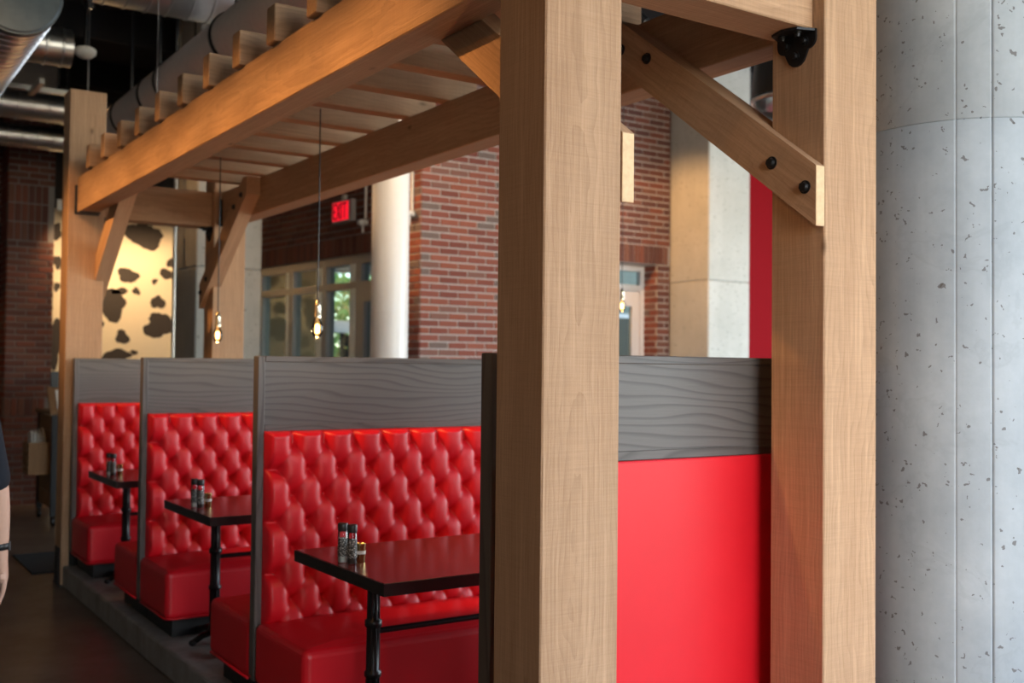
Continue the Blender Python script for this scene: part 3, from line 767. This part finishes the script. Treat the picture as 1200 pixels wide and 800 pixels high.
# ------------------------------------------------------------------ red booths
XP, XE, YP, DP, ZP, PT = 1.5266, 2.715, 2.389, 1.7483, 1.5552, .055
def tuft_mesh():
    W, H, P, Q = 1.125, .83, .135, .105
    nu, nv = 190, 140
    vs, fs = [], []
    def hh(u, v):
        v2 = max(v, .05); pu = (u-.112)/P; q = (v2-.05)/(2*Q)
        u2 = max(u, .0445); pu = (u2-.112)/P
        A, B = pu+q, pu-q
        fa, fb = abs(sin(pi*A)), abs(sin(pi*B))
        da, db = A-round(A), B-round(B)
        r = hypot(P*(da+db)/2, 2*Q*(da-db)/2)
        fs = (fa*fa+.05)**.5/1.025
        h = .70*(1-(1-fa)*(1-fb))**.75 + .30*sqrt(fs*fb) - .10*math.exp(-(r/.016)**2)
        e = min(u, W-u, v, H-v); edge = min(1, e/.022); edge = sqrt(max(0, 1-(1-edge)**2))
        return .010+ (.014+.052*h)*edge
    for j in range(nv+1):
        for i in range(nu+1):
            u, v = W*i/nu, H*j/nv
            vs.append((u, -hh(u, v), -v))
    for j in range(nv):
        for i in range(nu):
            a = j*(nu+1)+i; fs.append((a, a+nu+1, a+nu+2, a+1))
    n0 = len(vs)
    # sides back to the panel
    rim = [j*(nu+1) for j in range(nv+1)] + [nv*(nu+1)+i for i in range(1, nu+1)] + [j*(nu+1)+nu for j in range(nv-1, -1, -1)] + [i for i in range(nu-1, 0, -1)]
    for r in rim: vs.append((vs[r][0], 0, vs[r][2]))
    for k in range(len(rim)):
        k2 = (k+1) % len(rim); fs.append((rim[k], n0+k, n0+k2, rim[k2]))
    me = bpy.data.meshes.new('tufted_back'); me.from_pydata(vs, [], fs); me.update()
    for p in me.polygons: p.use_smooth = True
    me.materials.append(M['vinyl']); return me
TUFT = tuft_mesh()
def seat_mesh(name, x0, x1, y0, y1, z0, z1):
    b = MB().box(x0, x1, y0, y1, z0, z1)
    bmesh.ops.subdivide_edges(b.bm, edges=b.bm.edges[:], cuts=7, use_grid_fill=True)
    es = [e for e in b.bm.edges if e.is_manifold and e.calc_face_angle(0) > 1]
    cx, cy = (x0+x1)/2, (y0+y1)/2
    for v in b.bm.verts:
        if v.co.z > z1-1e-4:
            a = 1-((v.co.x-cx)/(x1-cx))**4; c = 1-((v.co.y-cy)/(y1-cy))**4
            v.co.z += .022*max(0, a)*max(0, c)
    bmesh.ops.bevel(b.bm, geom=es, offset=.03, segments=4, profile=.5, affect='EDGES')
    return b
ZR = 1.2515
SEATN = ('seat', 'seat')
def booth(k):
    y = YP+DP*k
    labs = ['red booth end panel with grey wood band, nearest the camera between the posts',
            'red tufted booth bench with grey wood divider, facing the nearest table',
            'red tufted booth bench with grey wood divider, in the middle of the row',
            'red tufted booth bench with grey wood divider, farthest along the row']
    t = thing('booth_bench', labs[k], 'booth', ((XP+XE)/2, y, .1445), 'booths in a row on the step')
    # divider: core, stile, rails and veneer band
    build('divider_core', MB().box(XP+.004, XE, y+.008, y+PT-.008, .25, ZP-.004), M['railX'], t)
    for side in (0, 1):
        ya, yb = (y, y+.008) if side == 0 else (y+PT-.008, y+PT)
        pass
    build('end_stile', MB().box(XP, XP+.030, y, y+PT, .265, ZP, bevel=.003, seg=1), M['stileZ'], t)
    build('top_rail', MB().box(XP+.030, XE, y, y+PT, ZP-.024, ZP, bevel=.002, seg=1), M['railX'], t)
    build('lower_rail', MB().box(XP+.030, XE, y+.001, y+PT-.001, ZR-.002, ZR+.026, bevel=.002, seg=1), M['railX'], t)
    build('veneer_panel', MB().box(XP+.030, XE, y+.005, y+PT-.005, ZR+.026, ZP-.024), M['veneer'], t)
    # camera side
    if k == 0:
        build('flat_back', MB().box(XP+.030, XE, y-.012, y+.006, .16, ZR-.002, bevel=.006), M['vinyl'], t, label='flat red vinyl panel')
    else:
        link('tufted_back', TUFT, t, (XP+.029, y+.008, ZR-.001))
        s = build('seat', seat_mesh('seat', XP, XE, y-.51, y-.0, .243, .485), M['vinyl'], t)
        build('piping', MB().tube([(XP+.004, y-.02, .247), (XP+.004, y-.49, .247), (XP+.02, y-.507, .247), (XE-.02, y-.507, .247)], .006), M['vinyl'], s)
        build('plinth', MB().box(XP+.05, XE, y-.45, y+.02, .1445, .25), M['plinth'], t)
    if k < 3:
        o = link('tufted_back', TUFT, t, (XP+.029+1.125, y+PT-.008, ZR-.001), (0, 0, pi))
        s = build('seat', seat_mesh('seat', XP, XE, y+PT, y+PT+.51, .243, .485), M['vinyl'], t)
        build('piping', MB().tube([(XP+.004, y+PT+.02, .247), (XP+.004, y+PT+.49, .247), (XP+.02, y+PT+.507, .247), (XE-.02, y+PT+.507, .247)], .006), M['vinyl'], s)
        build('plinth', MB().box(XP+.05, XE, y+.03, y+PT+.45, .1445, .25), M['plinth'], t)
for k in range(4): booth(k)

# ------------------------------------------------------------------ tables
TX, TY, TD, TZ = 1.565, 3.078, .7476, .8194
def table():
    t = thing('booth_table', 'dark mahogany table in the nearest booth, on a cast iron trestle', 'table', (2.14, TY+TD/2, .1445), 'tables in the booths')
    build('table_top', MB().box(TX+.003, 2.70, TY+.003, TY+TD-.003, TZ-.030, TZ, bevel=.003, seg=1), M['table'], t)
    build('edge_band', MB().box(TX, TX+.012, TY, TY+TD, TZ-.042, TZ-.0012).box(TX+.012, 2.70, TY, TY+.012, TZ-.042, TZ-.0012).box(TX+.012, 2.70, TY+TD-.012, TY+TD, TZ-.042, TZ-.0012), M['table_edge'], t)
    yc = TY+TD/2
    for x in (1.715, 2.50):
        b = MB(); prof = [(.030, .205), (.030, .235), (.022, .25), (.022, .405), (.031, .415), (.031, .43), (.0235, .437), (.0235, .585), (.031, .592), (.031, .612), (.020, .62), (.0185, .765), (.045, .772), (.045, .777)]
        b.lathe(prof, 20, (x, yc, 0))
        for k in range(8):   # flutes
            a = 2*pi*k/8; b.cyl((x+.0235*cos(a), yc+.0235*sin(a), .26), (x+.0195*cos(a), yc+.0195*sin(a), .765), .004, 6)
        leg = build('leg', b, M['iron'], t)
        f = MB()
        for s in (-1, 1):
            f.tube([(x, yc, .215), (x, yc+s*.09, .205), (x, yc+s*.19, .175), (x, yc+s*.235, .163)], .020, 10)
            f.ball((x, yc+s*.24, .166), .024, (1, 1.2, .85), 2)
            f.tube([(x, yc, .205), (x+s*.06, yc, .19), (x+s*.10, yc, .166)], .016, 8); f.ball((x+s*.105, yc, .163), .020, (1, 1, .85), 2)
        build('claw_foot', f, M['iron'], leg)
        build('top_spider', MB().box(x-.02, x+.02, yc-.28, yc+.28, .777, .789), M['iron'], t)
    build('stretcher', MB().cyl((1.715, yc, .572), (2.50, yc, .572), .011, 12), M['iron'], t)
    return t
T0 = table()
TL = [T0, copy_tree(T0, (2.14, TY+TD/2+DP, .1445), 'dark mahogany table in the middle booth, on a cast iron trestle'),
      copy_tree(T0, (2.14, TY+TD/2+2*DP, .1445), 'dark mahogany table in the farthest booth, on a cast iron trestle')]
def shaker(x, y, fill, label):
    t = thing('spice_shaker', label, 'shaker', (x, y, TZ), 'salt and pepper shakers on the tables')
    build('glass_jar', MB().lathe([(.0155, TZ), (.017, TZ+.004), (.017, TZ+.108), (.0145, TZ+.113), (.0145, TZ+.118)], 24, (x, y, 0)), M['jar_glass'], t)
    build('filling', MB().lathe([(.0148, TZ+.003), (.0148, TZ+.085)], 20, (x, y, 0)), M[fill], t)
    build('label_band', MB().lathe([(.0173, TZ+.024), (.0173, TZ+.088)], 24, (x, y, 0), cap=False), M['label'], t, label='black label with pale small print')
    build('cap', MB().lathe([(.0172, TZ+.112), (.018, TZ+.114), (.018, TZ+.138), (.0165, TZ+.1405)], 24, (x, y, 0)), M['black_plastic'], t)
    return t
def cup(x, y, label):
    t = thing('foil_cup', label, 'cup', (x, y, TZ), 'foil cups on the tables')
    build('cup_body', MB().lathe([(.0155, TZ), (.0165, TZ+.002), (.0185, TZ+.066), (.0195, TZ+.068), (.0175, TZ+.067), (.0155, TZ+.010)], 24, (x, y, 0)), M['gold'], t)
    build('paper_stripe', MB().lathe([(.0177, TZ+.030), (.0181, TZ+.042)], 24, (x, y, 0), cap=False), M['paper'], t)
    return t
s1 = shaker(1.608, 3.488, 'salt', 'black capped shaker on the nearest table, left and rear of its pair')
s2 = shaker(1.622, 3.440, 'pepper', 'black capped shaker on the nearest table, right and front of its pair')
c1 = cup(1.668, 3.466, 'small gold foil cup beside the shakers on the nearest table')
for k, w_ in ((1, 'middle'), (2, 'farthest')):
    o = DP*k-.03
    copy_tree(s1, (1.608, 3.488+o, TZ), 'black capped shaker on the %s table, left and rear of its pair' % w_)
    copy_tree(s2, (1.622, 3.440+o, TZ), 'black capped shaker on the %s table, right and front of its pair' % w_)
    copy_tree(c1, (1.668, 3.466+o, TZ), 'small gold foil cup beside the shakers on the %s table' % w_)

# ------------------------------------------------------------------ pendant bulbs
def bulb(x, y, label, ztop=ZT, zc=1.70, lum=5):
    t = thing('pendant_bulb', label, 'lamp', (x, y, zc), 'bare bulb pendants')
    build('cord', MB().cyl((x, y, zc+.135), (x, y, ztop), .0035, 8), M['black_plastic'], t)
    build('socket', MB().lathe([(.008, zc+.145), (.014, zc+.135), (.017, zc+.11), (.017, zc+.075), (.019, zc+.07), (.019, zc+.055)], 20, (x, y, 0)), M['brass'], t)
    build('glass_bulb', MB().lathe([(.013, zc+.058), (.016, zc+.045), (.027, zc+.02), (.029, zc), (.026, zc-.022), (.014, zc-.04), (.003, zc-.046)], 24, (x, y, 0)), M['bulb_glass'], t)
    build('filament', MB().lathe([(.004, zc-.022), (.011, zc-.018), (.011, zc+.02), (.004, zc+.026)], 10, (x, y, 0)), M['filament'], t)
    l = bpy.data.lights.new('bulb_light', 'POINT'); l.energy = lum; l.color = (1, .6, .28); l.shadow_soft_size = .03
    lo = bpy.data.objects.new('bulb_light', l); COL.objects.link(lo); lo.location = (x, y, zc-.08)
bulb(2.12, 4.932, 'bare glowing bulb on a cord above the middle table, right of the other')
bulb(2.12, 6.460, 'bare glowing bulb on a cord above the farthest table, left of the other')
bulb(2.12, 3.10, 'bare glowing bulb on a cord above the nearest table, behind the post')
bulb(5.53, 6.70, 'bare glowing bulb in the background beside the white framed door', 4.9, 2.03, 2)

# ------------------------------------------------------------------ ducts and overhead fittings
def duct_mb(b, p, q, r, pitch=.11, seg=40):
    """plain barrel with thin raised seam beads"""
    p, q = Vector(p), Vector(q); L = (q-p).length; d = (q-p)/L
    b.cyl(p, q, r, seg); z = pitch/2
    a = d.orthogonal().normalized(); c = d.cross(a)
    while z < L-.02:
        rings = []
        for dz, rr in ((-.010, r-.001), (-.005, r+.007), (.005, r+.007), (.010, r-.001)):
            rings.append([b.bm.verts.new(p+d*(z+dz)+(a*cos(2*pi*i/seg)+c*sin(2*pi*i/seg))*rr) for i in range(seg)])
        for A, B in zip(rings, rings[1:]):
            for i in range(seg): b.bm.faces.new((A[i], A[(i+1) % seg], B[(i+1) % seg], B[i]))
        z += pitch
    return b
d0 = thing('round_duct', 'galvanised round duct with a flat end cap and short branch, over the aisle', 'duct', (.95, 9, 3.6), 'galvanised ducts')
build('duct_run', duct_mb(MB(), (.95, 6.50, 3.60), (.95, 12.4, 3.60), .235), M['duct'], d0)
build('end_cap', MB().lathe([(.243, 6.46), (.243, 6.53)], 40, (.95, 0, 3.60), 'Y').lathe([(.225, 6.452), (.235, 6.46)], 40, (.95, 0, 3.60), 'Y'), M['zinc'], d0)
build('branch', duct_mb(MB(), (.75, 8.0, 3.75), (1.53, 8.0, 3.75), .13), M['duct'], d0)
for y in (7.4, 10.0, 12.0): build('hanger_strap', MB().box(.94, .96, y-.015, y+.015, 3.84, 4.95), M['steel_black'], d0)
def straight(p, q, r, label, straps):
    t = thing('round_duct', label, 'duct', ((p[0]+q[0])/2, (p[1]+q[1])/2, p[2]), 'galvanised ducts')
    build('duct_run', duct_mb(MB(), p, q, r, .14), M['duct'], t)
    for x in straps: build('hanger_strap', MB().box(x-.012, x+.012, p[1]-.01, p[1]+.01, p[2]+r, 4.95), M['steel_black'], t)
straight((1.56, 7.45, 4.20), (5.2, 7.45, 4.20), .25, 'galvanised round duct crossing high above the pergola joists', (2.9, 4.7))
straight((-2.5, 11, 3.98), (2.74, 11, 3.98), .133, 'galvanised round duct crossing behind the far left post, upper one', (-1, 2.0))
straight((-2.5, 11.6, 3.80), (2.6, 11.6, 3.80), .115, 'galvanised round duct crossing behind the far left post, lower one', (-1, 2.2))
wp = thing('white_pipe', 'pale wrapped pipe running along above the pergola joists', 'pipe', (2.25, 8, 3.6))
build('pipe_run', MB().cyl((2.25, 4.0, 3.60), (2.25, 10.9, 3.60), .165, 32), M['white_pipe'], wp)
for y in (5.2, 6.6, 7.9, 8.35, 9.2):
    b = MB().lathe([(.167, y-.02), (.175, y-.02), (.175, y+.02), (.167, y+.02)], 32, (2.25, 0, 3.6), 'Y', cap=False); b.box(2.24, 2.26, y-.01, y+.01, 3.77, 4.95)
    build('pipe_hanger', b, M['steel_black'], wp)
tag(build('hanging_cable', MB().cyl((1.896, 7.10, 2.954), (1.896, 7.10, 4.95), .0035, 8), M['chrome']), 'thin grey cable dropping to the pergola joists', 'cable')
sd = thing('smoke_detector', 'white domed smoke detector hanging in the dark ceiling', 'detector', (1.67, 8.2, 3.78))
build('detector_dome', MB().lathe([(.01, 3.755), (.05, 3.765), (.075, 3.79), (.078, 3.82), (.06, 3.835)], 24, (1.67, 8.2, 0)), M['white_plastic'], sd)
build('stem', MB().cyl((1.67, 8.2, 3.83), (1.67, 8.2, 4.95), .012, 8), M['steel_black'], sd)
st = thing('unistrut_hanger', 'galvanised strut frame hanging below the branch duct', 'bracket', (1.5, 9.2, 3.7))
build('strut', MB().box(1.20, 1.95, 9.18, 9.22, 3.70, 3.74), M['chrome'], st)
build('strut', MB().box(1.45, 1.49, 8.75, 9.22, 3.66, 3.70), M['chrome'], st)
for x in (1.25, 1.9): build('rod', MB().cyl((x, 9.2, 3.74), (x, 9.2, 4.95), .006, 8), M['chrome'], st)
# small can lamp among the joists and the big pendant behind the right post
cl = thing('joist_spotlight', 'small black can spotlight beside the near end of the back beam', 'light', (2.88, 3.43, 3.02))
build('can', MB().cyl((2.845, 3.455, 3.065), (2.92, 3.40, 2.975), .025, 16), M['black_plastic'], cl)
build('bezel', MB().cyl((2.918, 3.402, 2.978), (2.926, 3.396, 2.968), .026, 16), M['chrome'], cl)
build('yoke', MB().cyl((2.845, 3.455, 3.06), (2.845, 3.455, 4.95), .008, 8), M['black_plastic'], cl)
pl = thing('dome_pendant', 'black pendant lamp with a ribbed glass lens, half hidden by the right post', 'lamp', (3.85, 3.43, 2.78))
pc = (3.85, 3.43, 0)
build('shade', MB().lathe([(.178, 2.79), (.182, 2.80), (.170, 2.97), (.15, 3.06), (.07, 3.14), (.04, 3.22)], 40, pc), M['black_plastic'], pl)
build('lens', MB().lathe([(.178, 2.79), (.165, 2.75), (.12, 2.71), (.05, 2.69), (.01, 2.688)], 40, pc), M['jar_glass'], pl)
build('lens_rim', MB().lathe([(.176, 2.776), (.186, 2.78), (.186, 2.80), (.176, 2.804)], 40, pc), M['chrome'], pl)
build('rod', MB().cyl((3.85, 3.43, 3.2), (3.85, 3.43, 4.95), .012, 10), M['black_plastic'], pl)

# track lamps and added fill lights over the aisle and the far side (they light the timber, brick and columns)
def track_head(loc, target, power, label, size=55, col=WARM, blend=.7):
    t = thing('track_spotlight', label, 'light', loc, 'track spotlights')
    p = Vector(loc); d = (Vector(target)-p).normalized()
    build('can', MB().cyl(p-d*.16, p-d*.02, .045, 18), M['black_plastic'], t)
    build('lens', MB().cyl(p-d*.022, p-d*.018, .038, 18), M['lens_glow'], t)
    q = p-d*.09
    build('stem', MB().cyl(q, (q.x, q.y, 4.95), .010, 8), M['black_plastic'], t)
    spot('spot_beam', p, target, power, col, size, blend)
for k, nmk in enumerate(('nearest the camera', 'second along', 'third along', 'fourth along', 'fifth along', 'sixth along', 'seventh along', 'eighth along')):
    y = 3.1+.62*k
    track_head((-.35, y, 3.78), (1.55, y, 2.14), 330, 'track spotlight over the aisle aimed at the timber beam, '+nmk, 35, WARM, 1.0)
track_head((.15, 5.4, 3.9), (1.62, 7.75, 2.1), 80, 'track spotlight over the aisle aimed at the far left post', 42, (1, .56, .24), .9)
track_head((1.0, 9.6, 4.1), (1.95, 10.9, .8), 60, 'track spotlight aimed at the host stand', 50)
track_head((-1.3, .6, 3.9), (1.49, 2.25, 1.5), 75, 'added warm fill light over the aisle aimed at the near left post', 42)  # unseen warm fill, added to lift the aisle side of the near post
track_head((.25, 10.6, 4.1), (1.6, 12.4, 2.3), 60, 'track spotlight near the far brick pier', 55)
track_head((3.85, 7.0, 3.9), (4.55, 8.7, 2.9), 65, 'track spotlight left of the white column', 62, (1, .68, .40))
track_head((2.9, 9.35, 4.0), (4.68, 8.72, 2.75), 300, 'track spotlight aimed at the brick return beside the white column', 36, (1, .55, .22), 1.0)
track_head((5.1, 6.6, 4.2), (5.1, 8.6, 2.4), 28, 'added wash light brightening the brick wall', 75, (1, .84, .68))  # lamp added only to brighten the brick front, no known fixture
track_head((5.6, 7.6, 3.9), (7.75, 8.35, 2.7), 260, 'track spotlight beside the right hand concrete column', 55)
track_head((1.95, 9.4, 4.5), (3.07, 10.4, 2.2), 70, 'track spotlight beside the far concrete column', 55)

# ------------------------------------------------------------------ host stand, mat
hs = thing('host_stand', 'rustic wooden host stand with black corner posts on castors, beyond the far post', 'stand', (2.25, 11.05, 0))
X0, X1_, Y0_, Y1_ = 1.95, 2.55, 10.68, 11.43
b = MB()
for k in range(6):
    z0 = .16+k*.145
    build('side_plank', MB().box(X0+.012, X0+.032, Y0_+.04, Y1_-.04, z0, z0+.138), M['rustic'], hs)
    build('front_plank', MB().box(X0+.04, X1_-.04, Y0_+.012, Y0_+.032, z0, z0+.138), M['rustic'], hs)
for x in (X0, X1_-.05):
    for y in (Y0_, Y1_-.05):
        build('corner_post', MB().box(x, x+.05, y, y+.05, .09, 1.04), M['steel_black'], hs)
        cs = build('castor', MB().cyl((x+.01, y+.025, .045), (x+.04, y+.025, .045), .045, 16), M['black_plastic'], hs)
build('desk_top', MB().box(X0-.02, X1_+.02, Y0_-.02, Y1_+.02, 1.04, 1.07), M['rustic'], hs)
build('desk_back', MB().prism([(Y0_, 1.07), (Y0_+.04, 1.07), (Y0_+.22, 1.30), (Y0_+.18, 1.30)], 'X', X0-.02, X0+.02).prism([(Y0_+.03, 1.07), (Y0_+.05, 1.07), (Y0_+.22, 1.29), (Y0_+.20, 1.29)], 'X', X0+.02, X1_), M['rustic'], hs)
mn = thing('order_screen', 'black order screen on top of the host stand', 'monitor', (2.2, 11.2, 1.07))
build('screen', MB().box(2.02, 2.38, 11.16, 11.20, 1.16, 1.44), M['black_plastic'], mn); build('foot', MB().box(2.12, 2.28, 11.12, 11.27, 1.07, 1.085).box(2.18, 2.22, 11.19, 11.22, 1.085, 1.2), M['black_plastic'], mn)
cards = tag(build('menu_card', MB().prism([(10.71, 1.085), (10.715, 1.08), (10.86, 1.265), (10.855, 1.27)], 'X', 2.0, 2.2), M['paper']), 'pale menu card leaning on the host stand top', 'card')
mb_ = thing('menu_box', 'slatted wooden menu box hung on the side of the host stand', 'box', (1.85, 10.9, .5))
build('box_floor', MB().box(1.76, 1.95, 10.74, 11.04, .48, .495), M['rustic'], mb_)
for y in (10.74, 11.025): build('box_side', MB().box(1.76, 1.95, y, y+.015, .495, .78), M['rustic'], mb_)
for k in range(5): build('slat', MB().box(1.76, 1.772, 10.755, 11.025, .50+k*.056, .54+k*.056), M['rustic'], mb_)
for k in range(5):
    x = 1.79+k*.03
    tag(build('folded_menu', MB().prism([(10.77+.01*k, .497), (10.96, .497), (10.97, .86+.012*k), (10.79+.01*k, .89-.02*k)], 'X', x, x+.012), M['paper']), 'pale folded menu in the slatted menu box, %s from its outer end' % ('first', 'second', 'third', 'fourth', 'fifth')[k], 'menu', 'folded menus in the menu box')
tag(build('floor_mat', MB().box(1.40, 2.25, 8.30, 9.18, .0, .012, bevel=.004, seg=1), M['rubber_mat']), 'black rubber mat on the floor beyond the far left post', 'mat')

# ------------------------------------------------------------------ person at the left edge
def skin(name, verts, edges, rads, mat, parent=None, root=0, sub=2, loc=(0, 0, 0)):
    me = bpy.data.meshes.new(name); me.from_pydata([Vector(v) for v in verts], edges, []); o = link(name, me, parent, loc)
    sk = o.modifiers.new('skin', 'SKIN'); sk.use_smooth_shade = True
    for i, r in enumerate(rads):
        d = me.skin_vertices[0].data[i]; d.radius = (r, r) if not isinstance(r, tuple) else r; d.use_root = (i == root)
    ss = o.modifiers.new('sub', 'SUBSURF'); ss.levels = sub; ss.render_levels = sub
    me.materials.append(mat); return o
def person(px, py):
    P = thing('person', 'person in a dark short sleeved top, bare arm hanging, black wristband, at the left edge', 'person', (px, py, 0))
    V, E, RD = [], [], []
    def add(v, r, par=None):
        V.append((v[0], v[1], v[2])); RD.append(r); i = len(V)-1
        if par is not None: E.append((par, i))
        return i
    pel = add((0, 0, .92), (.155, .115)); ab = add((0, -.01, 1.08), (.135, .105), pel); ch = add((0, -.02, 1.28), (.155, .115), ab); sh = add((0, -.02, 1.40), (.12, .085), ch)
    nk = add((0, -.005, 1.50), .055, sh); hd = add((0, .015, 1.56), .075, nk); hd2 = add((0, .02, 1.635), .092, hd); hd3 = add((0, .015, 1.70), .078, hd2)
    # face towards +Y: nose and ears
    ns = add((0, .118, 1.60), .012, hd2)
    for s in (-1, 1):
        add((s*.092, .005, 1.605), .016, hd2)
        a = add((s*.165, -.02, 1.385), .062, sh); e1 = add((s*.208, -.01, 1.22), .047, a); el = add((s*.245, 0, 1.075), .042, e1); fo = add((s*.254, .015, .97), .040, el); wr = add((s*.265, .03, .835), .027, fo)
        pa = add((s*.274, .04, .785), (.017, .034), wr); kn = add((s*.277, .046, .745), (.014, .036), pa)
        for k, (dy, ln) in enumerate(((-.027, .062), (-.009, .075), (.009, .080), (.027, .070))):
            f1 = add((s*.277, .048+dy, .718), .0088, kn); f2 = add((s*.270, .052+dy, .718-ln*.55), .0082, f1); add((s*.259, .052+dy*.9, .718-ln), .007, f2)
        t1 = add((s*.259, .080, .775), .0105, pa); t2 = add((s*.252, .096, .735), .0095, t1); add((s*.250, .098, .705), .0078, t2)
        h = add((s*.095, 0, .86), .092, pel); th = add((s*.10, .005, .68), .078, h); k_ = add((s*.10, .01, .48), .056, th); ca = add((s*.10, -.015, .33), .052, k_); an = add((s*.10, -.02, .09), .036, ca); add((s*.105, .10, .035), .030, an)
    skin('body', V, E, RD, M['skin'], P, 0, 2, (px, py, 0))
    # clothing
    def tubeskin(nm, pts, rr, mat, root=0, ed=None):
        return skin(nm, pts, ed or [(i, i+1) for i in range(len(pts)-1)], rr, mat, P, root, 2, (px, py, 0))
    pts = [(0, 0, .80), (0, -.01, 1.06), (0, -.02, 1.28), (0, -.02, 1.43)]; rr = [(.205, .16), (.19, .15), (.195, .15), (.14, .11)]; ed = [(0, 1), (1, 2), (2, 3)]
    for s in (-1, 1):
        n = len(pts); pts += [(s*.165, -.02, 1.39), (s*.207, -.01, 1.22), (s*.240, 0, 1.05)]; rr += [.076, .062, .064]; ed += [(3, n), (n, n+1), (n+1, n+2)]
    tubeskin('shirt', pts, rr, M['navy'], 1, ed)
    pts = [(0, 0, 1.0), (0, 0, .90)]; rr = [(.172, .135), (.175, .138)]; ed = [(0, 1)]
    for s in (-1, 1):
        n = len(pts); pts += [(s*.095, 0, .84), (s*.10, .005, .66), (s*.10, .01, .48), (s*.10, -.012, .30), (s*.10, -.02, .09)]; rr += [.108, .092, .072, .068, .06]
        ed += [(1, n)]+[(n+i, n+i+1) for i in range(4)]
    tubeskin('trousers', pts, rr, M['denim'], 0, ed)
    for s in (-1, 1): tubeskin('shoe', [(s*.10, -.06, .045), (s*.10, .02, .045), (s*.107, .13, .035), (s*.11, .18, .03)], [(.045, .042), (.047, .045), (.05, .034), (.035, .026)], M['shoe'])
    b = MB(); b.ball((px, py-.012, 1.665), .1, (1.02, 1.12, 1.12), 3); 
    for v in list(b.bm.verts):
        if v.co.y > py+.055 and v.co.z < 1.69: v.co.y = py+.055
        if v.co.z < 1.575: v.co.z = 1.575
    build('hair', b, M['hair'], P)
    for s in (-1, 1):
        b = MB().ball((px+s*.034, py+.098, 1.632), .0125, sub=2); build('eye', b, M['white_plastic'], P); 
    build('mouth', MB().ball((px, py+.095, 1.555), .022, (1, .35, .3), 2), simple('lips', (.42, .16, .13), .5), P)
    c = Vector((px+.263, py+.027, .862)); b = MB().lathe([(.024, -.014), (.0295, -.012), (.0295, .012), (.024, .014)], 24, tuple(c), cap=False)
    b.box(c.x+.024, c.x+.032, c.y-.016, c.y+.016, c.z-.018, c.z+.018, bevel=.003); build('wristband', b, M['black_plastic'], P, label='black wristband')
person(.338, 4.16)
